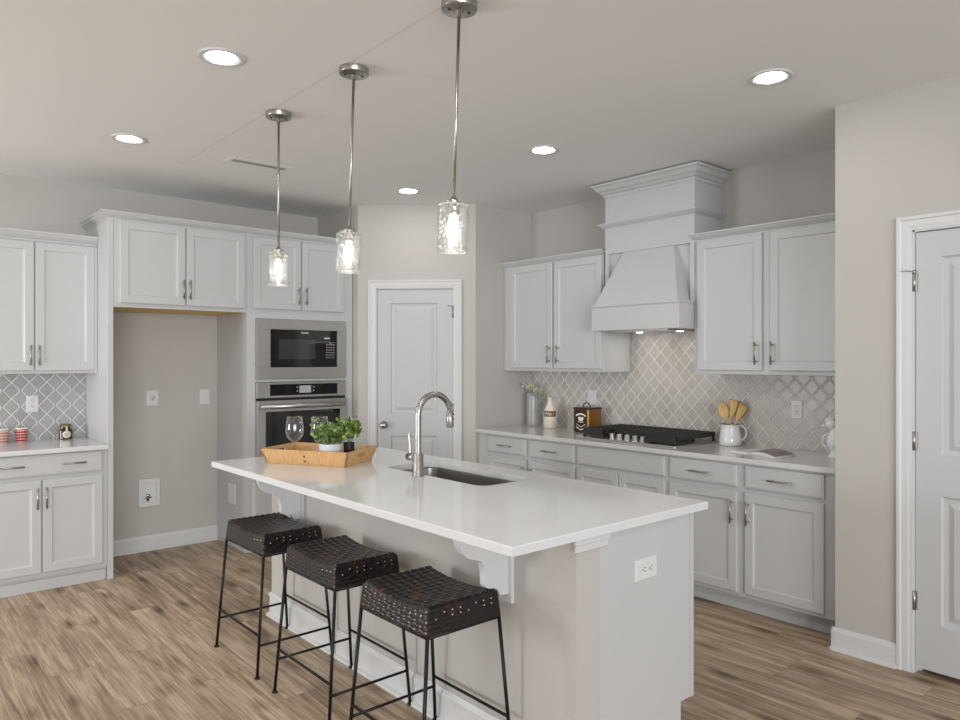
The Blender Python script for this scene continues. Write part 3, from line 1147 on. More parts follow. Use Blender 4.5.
b = MB()
b.wbox(XF - 0.040, XR, 1.602, 4.5395, 0.884, ZT, 0.003, 2)
o = b.build('countertop', M['quartz_warm'], loc=(4.2, 3.1, 0.884))
tag(o, 'long pale quartz worktop along the range wall', 'countertop')
b = MB()
b.wbox(XR - 0.008, XR - 0.0004, 1.602, 2.672, ZT, 1.3915)
b.wbox(XR - 0.008, XR - 0.0004, 2.672, 3.438, ZT, 1.70)
b.wbox(XR - 0.008, XR - 0.0004, 3.438, 4.5395, ZT, 1.3915)
o = b.build('backsplash', M['tile_right'], loc=(XR, 3.1, 1.2))
tag(o, 'beige lantern tile backsplash along the range wall', 'backsplash')

# ------------------------------------------------------------------ island
IX0, IX1, IY0, IY1 = 1.505, 2.590, 1.590, 4.045
KX0, KX1, KY0, KY1 = 1.826, 1.945, 1.615, 3.965
CX1 = 2.515
isl = thing('kitchen_island', (2.05, 2.8, 0), 'white kitchen island with a painted knee wall behind the three stools', 'kitchen island')
MB().wbox(KX0, KX1, KY0, KY1, 0, 0.8835).build('knee_wall', M['wall'], isl, label='greige painted wall')
b = MB()
b.wbox(KX1 + 0.0005, CX1, KY0, KY1, 0.148, 0.45)
b.wbox(KX1 + 0.0005, 2.435, KY0, KY1, 0, 0.1479)
b.wbox(KX1 + 0.0005, CX1, KY0, 2.41, 0.4501, 0.8835)
b.wbox(KX1 + 0.0005, CX1, 3.28, KY1, 0.4501, 0.8835)
b.wbox(2.485, CX1, 2.4101, 3.2799, 0.4501, 0.8835)
b.wbox(KX1 + 0.0005, 2.09, 2.4101, 3.2799, 0.4501, 0.8835)
b.build('cabinet_body', M['cabinet'], isl)
b = MB()
b.wbox(CX1 - 0.022, CX1 + 0.003, KY0 - 0.004, KY0 + 0.02, 0.148, 0.8835)
b.build('face_frame_edge', M['cabinet'], isl)
FIW = Fr((KX0, 0, 0), (0, -1, 0), (-1, 0, 0))
b = MB()
baseboard(b, FIW, -KY1 - 0.012, -KY0, 0.135)
baseboard(b, Fr((0, KY1, 0), (1, 0, 0), (0, 1, 0)), KX0 - 0.015, KX1, 0.135)
b.build('baseboard', M['trim'], isl)
b = MB()
FIE = Fr((0, KY0, 0), (1, 0, 0), (0, -1, 0))
b.box(FIE, KX0 - 0.012, KX1 + 0.035, 0.838, 0.862, 0, 0.010, 0.001)
b.box(FIE, KX0 - 0.016, KX1 + 0.040, 0.862, 0.8835, 0, 0.016, 0.002)
b.build('end_trim', M['trim'], isl)
# corbels under the overhang


def corbel(yn):
    t = MB()
    t.wbox(KX0 - 0.014, KX0, yn, yn + 0.070, 0.590, 0.8835, 0.001)
    xb = KX0 - 0.014
    pts = [(0, 0.8835), (-0.240, 0.8835), (-0.238, 0.862), (-0.232, 0.838), (-0.222, 0.818), (-0.210, 0.801), (-0.195, 0.789), (-0.178, 0.781), (-0.160, 0.776),
           (-0.145, 0.772), (-0.132, 0.765), (-0.122, 0.754), (-0.115, 0.738), (-0.111, 0.718), (-0.110, 0.695), (-0.109, 0.674), (-0.104, 0.665), (-0.092, 0.660),
           (-0.070, 0.657), (-0.055, 0.652), (-0.046, 0.642), (-0.042, 0.630), (-0.034, 0.624), (0, 0.622)]
    t.prism([Vector((xb + x, yn + 0.020, z)) for x, z in pts], (0, 0.030, 0))
    t.build('corbel', M['trim'], isl)


corbel(1.918)
corbel(3.560)

# worktop with a rounded sink cut-out
SX0, SX1, SY0, SY1, SR = 2.124, 2.455, 2.440, 3.240, 0.060


def rrect(x0, x1, y0, y1, r, k=8):
    out = []
    for cx, cy, a0 in ((x1 - r, y1 - r, 0), (x0 + r, y1 - r, pi / 2), (x0 + r, y0 + r, pi), (x1 - r, y0 + r, 1.5 * pi)):
        for i in range(k + 1):
            a = a0 + pi / 2 * i / k
            out.append((cx + r * cos(a), cy + r * sin(a)))
    return out


def slab_with_hole(name, mat, z0, z1):
    hole = rrect(SX0, SX1, SY0, SY1, SR)
    b = MB()

    def outer(p, e=0.0):
        cx, cy = (SX0 + SX1) / 2, (SY0 + SY1) / 2
        dx, dy = p[0] - cx, p[1] - cy
        ts = []
        if dx > 1e-9: ts.append((IX1 - e - cx) / dx)
        if dx < -1e-9: ts.append((IX0 + e - cx) / dx)
        if dy > 1e-9: ts.append((IY1 - e - cy) / dy)
        if dy < -1e-9: ts.append((IY0 + e - cy) / dy)
        t = min(ts)
        return (cx + dx * t, cy + dy * t)
    # add exact outer corners by inserting directions
    cx, cy = (SX0 + SX1) / 2, (SY0 + SY1) / 2
    item = []
    for p in hole:
        item.append((atan2(p[1] - cy, p[0] - cx), p, outer(p)))
    for q in ((IX0, IY0), (IX1, IY0), (IX1, IY1), (IX0, IY1)):
        a = atan2(q[1] - cy, q[0] - cx)
        # matching point on the hole boundary
        best = None
        for i in range(len(hole)):
            p, p2 = Vector(hole[i]), Vector(hole[(i + 1) % len(hole)])
            d = Vector((q[0] - cx, q[1] - cy))
            e = p2 - p
            den = d.x * (-e.y) + e.x * d.y
            if abs(den) < 1e-12: continue
            rx, ry = p.x - cx, p.y - cy
            s_ = (rx * (-e.y) + e.x * ry) / den
            u_ = (d.x * ry - d.y * rx) / den
            if s_ > 0 and -1e-6 <= u_ <= 1 + 1e-6:
                best = (cx + d.x * s_, cy + d.y * s_)
        item.append((a, best, q))
    item.sort(key=lambda t: t[0])
    E_ = 0.003

    def inset(q):
        return (min(max(q[0], IX0 + E_), IX1 - E_), min(max(q[1], IY0 + E_), IY1 - E_))
    rows = [[(*p, z0) for _, p, q in item], [(*p, z1) for _, p, q in item], [(*inset(q), z1) for _, p, q in item], [(*q, z1 - E_) for _, p, q in item], [(*q, z0) for _, p, q in item]]
    b.grid([[Vector(p) for p in r] for r in rows], closed_u=True, closed_v=True)
    return b.build(name, mat, loc=(2.05, 2.8, z0))


o = slab_with_hole('island_countertop', M['quartz'], 0.884, ZT)
tag(o, 'large white quartz island top with a sink cut into it', 'countertop')
# sink bowl
b = MB()
rows = []
for ins, z in ((-0.012, 0.8832), (-0.004, 0.8832), (-0.003, 0.876), (-0.001, 0.70), (0.012, 0.672), (0.045, 0.664), (0.12, 0.662)):
    rows.append([Vector((x, y, z)) for x, y in rrect(SX0 + ins, SX1 - ins, SY0 + ins, SY1 - ins, max(0.02, SR - ins * 0.5))])
vr = b.grid(rows, closed_u=True)
b.bm.faces.new(vr[-1])
for f in b.bm.faces:
    f.smooth = True
sk = thing('undermount_sink', (2.28, 2.87, 0.66), 'stainless undermount sink bowl set in the island top', 'sink')
b.build('bowl', M['sink'], sk)
MB().lathe((2.28, 2.87, 0.6625), [(0.0, 0.004), (0.03, 0.004), (0.040, 0.002), (0.044, 0.0)], 24).build('drain', M['nickel'], sk)

# faucet
fx, fy = 2.082, 2.871
fc = thing('faucet', (fx, fy, ZT), 'brushed nickel gooseneck faucet standing beside the island sink', 'faucet')
MB().lathe((fx, fy, ZT), [(0, 0), (0.030, 0), (0.030, 0.004), (0.0275, 0.006), (0.0270, 0.108), (0.024, 0.112), (0, 0.112)], 32).build('base', M['nickel'], fc)
pts = [(fx, fy, ZT + 0.11 + 0.186 * i / 10) for i in range(11)]
R_ = 0.101
zc_ = pts[-1][2]
for i in range(1, 25):
    a = pi * i / 24 * 0.90
    pts.append((fx + R_ - R_ * cos(a), fy, zc_ + R_ * sin(a)))
MB().tube(pts, 0.0155, 20).build('neck', M['nickel'], fc)
e = Vector(pts[-1])
dirv = Vector((0.04, 0, -1)).normalized()
sh = MB()
sh.lathe(e, [(0, -0.002), (0.0115, 0), (0.0115, 0.016), (0.017, 0.020), (0.0185, 0.060), (0.0195, 0.095), (0.017, 0.100), (0, 0.100)], 24, dirv)
sp = sh.build('spray_head', M['nickel'], fc)
b = MB()
for zz in (0.035, 0.058):
    p = e + dirv * zz
    b.lathe(p + Vector((0.016, -0.002, 0.0)), [(0, 0), (0.007, 0), (0.006, 0.006), (0, 0.007)], 12, (1, -0.25, 0.1))
b.build('spray_button', M['black'], sp)
hd = MB()
hd.cyl((fx, fy + 0.02, ZT + 0.088), (fx, fy + 0.082, ZT + 0.088), 0.0185, seg=24)
hp = hd.build('handle_hub', M['nickel'], fc)
MB().tube([(fx, fy + 0.068, ZT + 0.10), (fx, fy + 0.070, ZT + 0.15), (fx - 0.002, fy + 0.076, ZT + 0.205)], [0.0075, 0.007, 0.0062], 12).build('lever', M['nickel'], hp)

# ------------------------------------------------------------------ stools


def make_stool():
    X, Y = 1.602, 3.458
    zc0 = 0.657
    st = thing('bar_stool', (X, Y, 0), 'backless woven leather stool farthest from the camera, by the island end', 'stool', 'woven stools along the island')
    hx0, hy0_, hx1, hy1_ = 0.150, 0.218, 0.158, 0.228     # half sizes at the top and at the bottom of the seat
    zb = 0.562
    NX, NY = 9, 13

    def topz(v):
        return zc0 - 0.020 * (1 - v * v)

    b = MB()
    nx, ny = NX * 7, NY * 7
    rows = []
    for j in range(ny + 1):
        v = -1 + 2 * j / ny
        row = []
        for i in range(nx + 1):
            u = -1 + 2 * i / nx
            ci, cj = i / 7, j / 7
            ki, kj = int(min(ci, NX - 1e-6)), int(min(cj, NY - 1e-6))
            fi, fj = ci - ki, cj - kj
            over = (ki + kj) % 2
            s1 = sin(pi * fi) if over else sin(pi * fj)
            edge = abs(sin(pi * fj)) if over else abs(sin(pi * fi))
            hgt = 0.0036 * s1 * (min(1, edge * 2.2) ** 0.6)
            ed = min(1 - abs(u), 1) * hx0
            ed2 = (1 - abs(v)) * hy0_
            rnd = 0.0
            for q in (ed, ed2):
                if q < 0.012:
                    rnd += 0.010 * (1 - q / 0.012) ** 2
            row.append(Vector((X + u * hx0, Y + v * hy0_, topz(v) + hgt - rnd)))
        rows.append(row)
    b.grid(rows)
    # woven sides
    NZ = 5
    sides = [((-1, -1), (1, -1), NX), ((1, -1), (1, 1), NY), ((1, 1), (-1, 1), NX), ((-1, 1), (-1, -1), NY)]
    th = MB()
    for (a0, b0), (a1, b1), n in sides:
        m_ = n * 6
        mz = NZ * 6
        nrm = Vector((b1 - b0, -(a1 - a0), 0)).normalized()
        rows = []
        for k_ in range(mz + 1):
            w_ = k_ / mz
            row = []
            for i in range(m_ + 1):
                t = i / m_
                u, v = a0 + (a1 - a0) * t, b0 + (b1 - b0) * t
                hx, hy = hx0 + (hx1 - hx0) * w_, hy0_ + (hy1_ - hy0_) * w_
                ztop = topz(v) - 0.009
                z = ztop + (zb - ztop) * w_
                ki, kj = min(i // 6, n - 1), min(k_ // 6, NZ - 1)
                fi, fj = i / 6 - ki, k_ / 6 - kj
                over = (ki + kj) % 2
                s1 = sin(pi * fi) if over else sin(pi * fj)
                out = 0.0022 * s1 if 0 < i < m_ else 0
                row.append(Vector((X + u * hx, Y + v * hy, z)) + nrm * out)
            rows.append(row)
        b.grid(rows)
        for ki in range(1, n):
            for kj in range(1, NZ - 1):
                if kj > 2 or (ki * 7 + kj * 5) % 4 == 0 or not ((b0 == -1 and b1 == -1) or (a0 == -1 and a1 == -1 and ki > n - 4 and kj == 1)):
                    continue
                t = ki / n
                w_ = kj / NZ
                u, v = a0 + (a1 - a0) * t, b0 + (b1 - b0) * t
                hx, hy = hx0 + (hx1 - hx0) * w_, hy0_ + (hy1_ - hy0_) * w_
                ztop = topz(v) - 0.009
                z = ztop + (zb - ztop) * w_
                fr = Fr(Vector((X + u * hx, Y + v * hy, z)), Vector((a1 - a0, b1 - b0, 0)), nrm)
                th.box(fr, -0.0014, 0.0014, -0.0019, 0.0019, -0.001, 0.0030)  # pale speck standing in for light through a gap in the weave
    b.face([Vector((X - hx1, Y - hy1_, zb)), Vector((X + hx1, Y - hy1_, zb)), Vector((X + hx1, Y + hy1_, zb)), Vector((X - hx1, Y + hy1_, zb))])
    for f in b.bm.faces:
        f.smooth = True
    n0 = len(b.bm.faces)
    b.merge(th.bm)
    b.bm.faces.ensure_lookup_table()
    for f in b.bm.faces[n0:]:
        f.material_index = 1
    se = b.build('seat', M['leather'], st)
    se.data.materials.append(M['gap_light'])
    # frame
    r = 0.0068
    fr = MB()
    hx, hy = 0.153, 0.223
    ring = [(X - hx, Y - hy, zb - 0.004), (X + hx, Y - hy, zb - 0.004), (X + hx, Y + hy, zb - 0.004), (X - hx, Y + hy, zb - 0.004)]
    for i in range(4):
        fr.cyl(ring[i], ring[(i + 1) % 4], r, seg=10)
    fr.build('seat_frame', M['stool_metal'], st)
    FX, FY = 0.196, 0.250
    tops = {}
    for sx in (-1, 1):
        for sy in (-1, 1):
            a = Vector((X + sx * hx, Y + sy * hy, zb - 0.002))
            c_ = Vector((X + sx * FX, Y + sy * FY, 0.006))
            tops[(sx, sy)] = (a, c_)
            l = MB()
            l.cyl(c_, a, r, seg=10)
            lo = l.build('leg', M['stool_metal'], st)
            MB().lathe((c_.x, c_.y, 0), [(0, 0), (0.012, 0), (0.013, 0.003), (0.012, 0.008), (0.006, 0.011), (0, 0.011)], 14).build('foot_cap', M['stool_metal'], lo)

    def at(k_, z):
        a, c_ = tops[k_]
        t = (z - c_.z) / (a.z - c_.z)
        return c_ + (a - c_) * t
    for k0, k1, z in (((-1, 1), (-1, -1), 0.192), ((1, 1), (1, -1), 0.192), ((-1, 1), (1, 1), 0.148), ((-1, -1), (1, -1), 0.148)):
        MB().cyl(at(k0, z), at(k1, z), 0.0058, seg=10).build('stretcher', M['stool_metal'], st)
    return st


st = make_stool()
c2 = copy_thing(st, (1.604, 2.784, 0), 'backless woven leather stool in the middle of the row of three')
c3 = copy_thing(st, (1.592, 2.128, 0), 'backless woven leather stool nearest the camera, under the near corbel')

c2.scale = (1.0, 0.975, 1.0)
c3.scale = (1.05, 0.925, 1.0)

# ------------------------------------------------------------------ ceiling fittings


def make_pendant():
    x, y = 1.672, 3.548
    p = thing('pendant_lamp', (x, y, ZC), 'glass pendant lamp farthest from the camera, in front of the oven cabinet', 'pendant lamp', 'glass pendants over the island')
    b = MB()
    b.lathe((x, y, ZC), [(0, 0), (0.0655, 0), (0.0655, -0.0005), (0.0655, -0.0255), (0.0645, -0.027), (0.058, -0.0285), (0.020, -0.030), (0.010, -0.033), (0.010, -0.050), (0, -0.05)], 36)
    cn = b.build('canopy', M['nickel'], p)
    for dx, dy in ((0.035, -0.015), (-0.035, 0.015)):
        MB().lathe((x + dx, y + dy, ZC - 0.0295), [(0, -0.004), (0.004, -0.004), (0.005, 0), (0, 0)], 10).build('screw', M['black'], cn)
    MB().cyl((x, y, 2.068), (x, y, ZC - 0.045), 0.0060, seg=14).build('rod', M['nickel'], p)
    b = MB()
    b.lathe((x, y, 2.062), [(0, 0.012), (0.010, 0.012), (0.012, 0.004), (0.028, 0.0), (0.030, -0.012), (0.024, -0.014), (0.0235, -0.050), (0.016, -0.052), (0, -0.052)], 28)
    for a in (0.4, 2.5, 4.6):
        b.cyl((x + 0.030 * cos(a), y + 0.030 * sin(a), 2.055), (x + 0.040 * cos(a), y + 0.040 * sin(a), 2.055), 0.004, seg=8)
    b.build('socket', M['nickel'], p)
    b = MB()
    b.lathe((x, y, 0), [(0.029, 2.046), (0.050, 2.046), (0.056, 2.042), (0.057, 2.036), (0.0575, 1.876), (0.0555, 1.873), (0.0540, 1.876), (0.0538, 2.036), (0.048, 2.0425), (0.029, 2.043)], 40)
    gs = b.build('glass_shade', M['seeded'], p)
    for zz, rr in ((1.8755, 0.0560), (2.0415, 0.0548)):
        b = MB()
        b.lathe((x, y, zz), [(rr + 0.0022 * cos(a), 0.0022 * sin(a)) for a in [2 * pi * i / 10 for i in range(11)]], 40)
        b.build('glass_rim', M['rim'], gs)
    b = MB()
    prof = [(0.0, 1.897), (0.006, 1.900), (0.012, 1.912), (0.018, 1.932), (0.0205, 1.952), (0.0185, 1.972), (0.0135, 1.988), (0.0115, 1.996), (0.0110, 2.010)]
    b.lathe((x, y, 0), prof, 24)
    b.build('bulb', M['bulb'], p)
    return p


p = make_pendant()
p2 = copy_thing(p, (1.672, 2.790, ZC), 'glass pendant lamp in the middle of the row of three')
p3 = copy_thing(p, (1.654, 2.026, ZC), 'glass pendant lamp nearest the camera, largest of the three')
for q_, th_ in ((p2, 0.030), (p3, 0.029)):        # the rods hang slightly out of plumb
    q_.rotation_mode = 'AXIS_ANGLE'
    q_.rotation_axis_angle = (th_, 0.654, 0.756, 0.0)


def make_can():
    x, y = 1.18, 3.054
    c = thing('recessed_light', (x, y, ZC), 'recessed ceiling light at the upper left, larger one near the pendants', 'ceiling light', 'recessed ceiling lights')
    b = MB()
    b.lathe((x, y, ZC), [(0.098, 0.0), (0.098, -0.004), (0.092, -0.007), (0.078, -0.0065), (0.066, -0.0035), (0.0635, -0.0015)], 40)
    b.build('trim_ring', M['trim'], c)
    b = MB()
    b.lathe((x, y, ZC - 0.0030), [(0, 0), (0.064, 0)], 40)
    b.build('lens', M['can'], c)
    return c


cn = make_can()
copy_thing(cn, (1.205, 4.535, ZC), 'recessed ceiling light at the far left, above the left wall cabinet')
copy_thing(cn, (3.205, 3.105, ZC), 'recessed ceiling light in front of the range hood')
copy_thing(cn, (3.196, 4.535, ZC), 'recessed ceiling light before the pantry door')
copy_thing(cn, (3.165, 1.625, ZC), 'recessed ceiling light at the upper right, near the front right wall')

v = thing('ceiling_vent', (2.01, 4.55, ZC), 'white slotted air vent in the ceiling beside the far pendant', 'air vent')
b = MB()
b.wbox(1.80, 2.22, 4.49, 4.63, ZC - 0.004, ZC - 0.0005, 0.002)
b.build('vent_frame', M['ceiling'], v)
b = MB()
for i in range(20):
    x = 1.836 + i * 0.018
    b.wbox(x, x + 0.008, 4.535, 4.590, ZC - 0.0050, ZC - 0.0038)
b.build('louvre_slots', M['slot'], v)

# ------------------------------------------------------------------ wall plates


def plate(fr, x, z, label, w_=0.074, h_=0.118, kind='duplex', horizontal=False, name='wall_outlet', cat='outlet', d=0.0):
    t = thing(name, fr(x, z, d), label, cat)
    if horizontal:
        w_, h_ = h_, w_
    b = MB()
    b.rings(fr, x - w_ / 2, x + w_ / 2, z - h_ / 2, z + h_ / 2, [(0, d), (0, d + 0.003), (0.004, d + 0.006)])
    pl = b.build('cover_plate', M['plate'], t)
    if kind == 'duplex':
        for s_ in (-1, 1):
            cx_, cz_ = (x + s_ * 0.020, z) if horizontal else (x, z + s_ * 0.020)
            b = MB()
            b.box(fr, cx_ - 0.015, cx_ + 0.015, cz_ - 0.015, cz_ + 0.015, d + 0.006, d + 0.0075, 0.001)
            sk_ = b.build('socket_face', M['plate'], t)
            b = MB()
            for q in (-0.006, 0.006):
                if horizontal:
                    b.box(fr, cx_ + 0.001, cx_ + 0.009, cz_ + q - 0.0015, cz_ + q + 0.0015, d + 0.0075, d + 0.0080)
                else:
                    b.box(fr, cx_ + q - 0.0015, cx_ + q + 0.0015, cz_ + 0.001, cz_ + 0.009, d + 0.0075, d + 0.0080)
            if horizontal:
                b.box(fr, cx_ - 0.010, cx_ - 0.005, cz_ - 0.0025, cz_ + 0.0025, d + 0.0075, d + 0.0080)
            else:
                b.box(fr, cx_ - 0.0025, cx_ + 0.0025, cz_ - 0.010, cz_ - 0.005, d + 0.0075, d + 0.0080)
            b.build('socket_slots', M['slot'], sk_)
    elif kind == 'round':
        b = MB()
        b.lathe(fr(x, z, d + 0.006), [(0.022, 0), (0.022, 0.0015), (0, 0.0015)], 24, fr.n)
        b.build('socket_face', M['plate'], t)
        b = MB()
        b.box(fr, x - 0.008, x - 0.004, z + 0.001, z + 0.010, d + 0.0075, d + 0.008)
        b.box(fr, x + 0.004, x + 0.008, z + 0.001, z + 0.010, d + 0.0075, d + 0.008)
        b.box(fr, x - 0.003, x + 0.003, z - 0.013, z - 0.006, d + 0.0075, d + 0.008)
        b.build('socket_slots', M['slot'], t)
    elif kind == 'rocker':
        b = MB()
        b.box(fr, x - 0.016, x + 0.016, z - 0.032, z + 0.034, d + 0.006, d + 0.010, 0.002)
        b.build('rocker', M['plate'], t)
    return t


plate(Fr((0, YB - 0.008, 0), (1, 0, 0), (0, -1, 0)), 0.938, 1.173, 'white outlet on the grey tiles below the left wall cabinet')
plate(FB, 1.747, 1.186, 'white single outlet on the wall of the fridge opening', w_=0.090, h_=0.120, kind='round')
plate(FB, 2.153, 1.181, 'white switch plate at the right of the fridge opening wall', kind='rocker', name='wall_switch', cat='switch', h_=0.122, w_=0.082)
FRT = Fr((XR - 0.008, 0, 0), (0, -1, 0), (-1, 0, 0))
plate(FRT, -2.143, 1.169, 'white outlet on the beige tiles right of the wooden spoons')
plate(FRT, -3.832, 1.182, 'white switch plate on the beige tiles above the brown tin', kind='rocker', name='wall_switch', cat='switch', w_=0.086)
plate(FIE, 2.208, 0.712, 'white sideways outlet on the end of the island', horizontal=True, w_=0.080, h_=0.130)
plate(Fr((2.2545, 0, 0), (0, -1, 0), (-1, 0, 0)), -5.62, 0.42, 'white cover plate low on the oven cabinet side, seen under the far corbel', kind='blank', name='cover_box', cat='cover plate', w_=0.14, h_=0.16)

# water supply box
t = thing('water_supply_box', FB(1.720, 0.345, 0), 'white recessed water valve box low in the fridge opening', 'valve box')
b = MB()
x0, x1, z0, z1 = 1.642, 1.797, 0.346, 0.560
for q in ((x0, x1, z0, z0 + 0.030), (x0, x1, z1 - 0.030, z1), (x0, x0 + 0.026, z0 + 0.030, z1 - 0.030), (x1 - 0.026, x1, z0 + 0.030, z1 - 0.030)):
    b.box(FB, q[0], q[1], q[2], q[3], 0, 0.022, 0.001)
b.build('box_frame', M['plate'], t)
MB().box(FB, x0 + 0.026, x1 - 0.026, z0 + 0.030, z1 - 0.030, 0.0, 0.0012).build('box_back', M['plate'], t)
b = MB()
b.cyl(FB(1.712, 0.384, 0.010), FB(1.712, 0.430, 0.010), 0.008, seg=12)
b.cyl(FB(1.712, 0.428, 0.002), FB(1.712, 0.428, 0.022), 0.012, seg=14)
b.cyl(FB(1.690, 0.412, 0.014), FB(1.735, 0.412, 0.014), 0.006, seg=10)
b.build('valve', M['valve'], t)
MB().box(FB, 1.700, 1.716, 0.390, 0.412, 0.0215, 0.026, 0.002).build('valve_lever', M['black'], t)

# ------------------------------------------------------------------ gas cooktop
ct = thing('gas_cooktop', (4.25, 3.10, ZT), 'gas cooktop with black grates and steel knobs on the range worktop', 'cooktop')
cx0, cx1, cy0, cy1 = 3.992, 4.490, 2.690, 3.490
b = MB()
b.wbox(cx0, cx1, cy0, cy1, ZT + 0.0002, ZT + 0.010, 0.003)
b.build('cooktop_plate', M['steel'], ct)
gz0, gz1 = 0.958, 0.993


def grate(y0, y1, x0):
    b = MB()
    x1 = 4.475
    s_ = 0.011
    for a in (y0, y1 - s_):
        b.wbox(x0, x1, a, a + s_, gz0, gz1 - 0.004, 0.001)
    for a in (x0, x1 - s_):
        b.wbox(a, a + s_, y0, y1, gz0, gz1 - 0.004, 0.001)
    n = 9
    for i in range(1, n):
        x = x0 + (x1 - x0) * i / n
        b.wbox(x - 0.005, x + 0.005, y0 - 0.002, y1 + 0.002, gz0 + 0.006, gz1, 0.001)
    ym = (y0 + y1) / 2
    b.wbox(x0, x1, ym - 0.005, ym + 0.005, gz0 + 0.004, gz1 - 0.002, 0.001)
    for x in (x0, x1 - 0.014):
        for y in (y0, y1 - 0.014):
            b.wbox(x, x + 0.014, y, y + 0.014, ZT + 0.0101, gz0 + 0.004, 0.001)
    b.wbox(x0 - 0.003, x0 + 0.006, y0 + 0.004, y1 - 0.004, ZT + 0.022, gz1 - 0.002, 0.001)
    b.build('grate', M['iron'], ct)


grate(3.300, 3.484, 4.012)
grate(2.950, 3.294, 4.115)
grate(2.696, 2.944, 4.012)
for y, x in ((3.36, 4.14), (3.36, 4.37), (3.10, 4.30), (2.84, 4.14), (2.84, 4.37)):
    MB().lathe((x, y, ZT + 0.0101), [(0.045, 0), (0.045, 0.010), (0.034, 0.014), (0.034, 0.020), (0, 0.022)], 24).build('burner', M['iron'], ct)
for i in range(5):
    y = 2.988 + i * 0.067
    MB().lathe((4.060, y, ZT + 0.0101), [(0.027, 0), (0.027, 0.004), (0.022, 0.007), (0.021, 0.034), (0.018, 0.038), (0, 0.038)], 20).build('knob', M['steel'], ct)

# ------------------------------------------------------------------ things on the range worktop


def leaves(mb, centre, spread, n, size, rnd, up=0.3, squash=1.0):
    c = Vector(centre)
    for _ in range(n):
        while True:
            q = Vector((rnd.uniform(-1, 1), rnd.uniform(-1, 1), rnd.uniform(-1, 1)))
            if q.length < 1:
                break
        p = c + Vector((q.x * spread[0], q.y * spread[1], q.z * spread[2]))
        d = Vector((q.x + rnd.uniform(-.5, .5), q.y + rnd.uniform(-.5, .5), up + rnd.uniform(-.4, .6))).normalized()
        s_ = d.cross(Vector((rnd.uniform(-1, 1), rnd.uniform(-1, 1), rnd.uniform(-1, 1)))).normalized()
        nn = d.cross(s_)
        L = size * rnd.uniform(0.7, 1.25)
        W = L * 0.36
        a = p
        m0 = p + d * L * 0.35 + s_ * W + nn * L * 0.05
        m1 = p + d * L * 0.35 - s_ * W + nn * L * 0.05
        k0 = p + d * L * 0.72 + s_ * W * 0.7
        k1 = p + d * L * 0.72 - s_ * W * 0.7
        e = p + d * L - nn * L * 0.10
        mid = p + d * L * 0.5 - nn * L * 0.03
        v = [mb.bm.verts.new(x) for x in (a, m0, k0, e, k1, m1, mid)]
        for i in range(6):
            mb.bm.faces.new((v[i], v[(i + 1) % 6], v[6]))


rnd = random.Random(7)
# flower vase
vx, vy = 4.405, 4.400
t = thing('flower_vase', (vx, vy, ZT), 'tall pale blue glass vase of cream flowers in the range wall corner', 'vase')
b = MB()
prof = [(0, 0.001), (0.046, 0.001), (0.049, 0.006)]
b.lathe((vx, vy, ZT), prof + [(0.050, 0.03 + 0.02 * i) if i % 2 else (0.0485, 0.03 + 0.02 * i) for i in range(12)] + [(0.051, 0.285), (0.048, 0.285), (0.047, 0.02), (0, 0.012)], 24)
b.build('vase_body', M['frost'], t)
fl = MB()
for dx, dy, dz in ((-0.01, 0.02, 0.33), (0.02, 0.0, 0.315), (0.035, -0.03, 0.30), (-0.035, 0.045, 0.345)):
    leaves(fl, (vx + dx, vy + dy, ZT + dz), (0.030, 0.030, 0.020), 30, 0.026, rnd, 0.4)
fl.build('flowers', M['petal'], t, label='cream flowers')
fl = MB()
leaves(fl, (vx + 0.03, vy - 0.045, ZT + 0.275), (0.045, 0.055, 0.026), 34, 0.026, rnd, 0.1)
for k_ in range(5):
    fl.tube([(vx + 0.01 * (k_ - 2), vy + 0.005 * (k_ - 2), ZT + 0.02), (vx + 0.012 * (k_ - 2), vy - 0.012 * (k_ - 2), ZT + 0.32)], 0.002, 6)
fl.build('greenery', M['leaf_pale'], t)

# cream bottle with a brown label
bx, by = 4.385, 4.172
bdir = Vector((-bx, -by, 0)).normalized()
t = thing('cream_bottle', (bx, by, ZT), 'cream ceramic bottle with a brown label beside the flower vase', 'bottle')
b = MB()
b.lathe((bx, by, ZT), [(0, 0), (0.050, 0), (0.056, 0.006), (0.057, 0.125), (0.052, 0.145), (0.030, 0.195), (0.020, 0.220), (0.018, 0.240), (0.021, 0.243), (0.021, 0.256), (0.014, 0.258), (0, 0.258)], 36)
b.build('bottle_body', M['cream'], t)
a0 = atan2(bdir.y, bdir.x)
b = MB()
b.grid([[Vector((bx + 0.0578 * cos(a0 + s_), by + 0.0578 * sin(a0 + s_), ZT + z)) for s_ in [(-0.95 + 1.9 * i / 16) for i in range(17)]] for z in (0.098, 0.146)])
lb = b.build('label_band', M['brown'], t)
b = MB()
cu = bpy.data.curves.new('lettering', 'FONT')
cu.body = 'No.1'
cu.size = 0.040
cu.align_x = 'CENTER'
cu.align_y = 'CENTER'
to = bpy.data.objects.new('lettering', cu)
COL.objects.link(to)
me = bpy.data.meshes.new_from_object(to.evaluated_get(bpy.context.evaluated_depsgraph_get()))
for f in me.polygons:
    pts = []
    for i in f.vertices:
        q = me.vertices[i].co
        an = a0 + q.x / 0.0585
        pts.append(Vector((bx + 0.0586 * cos(an), by + 0.0586 * sin(an), ZT + 0.122 + q.y)))
    b.face(pts)
bpy.data.objects.remove(to)
bpy.data.curves.remove(cu)
bpy.data.meshes.remove(me)
b.build('label_lettering', M['pale'], lb)
b = MB()
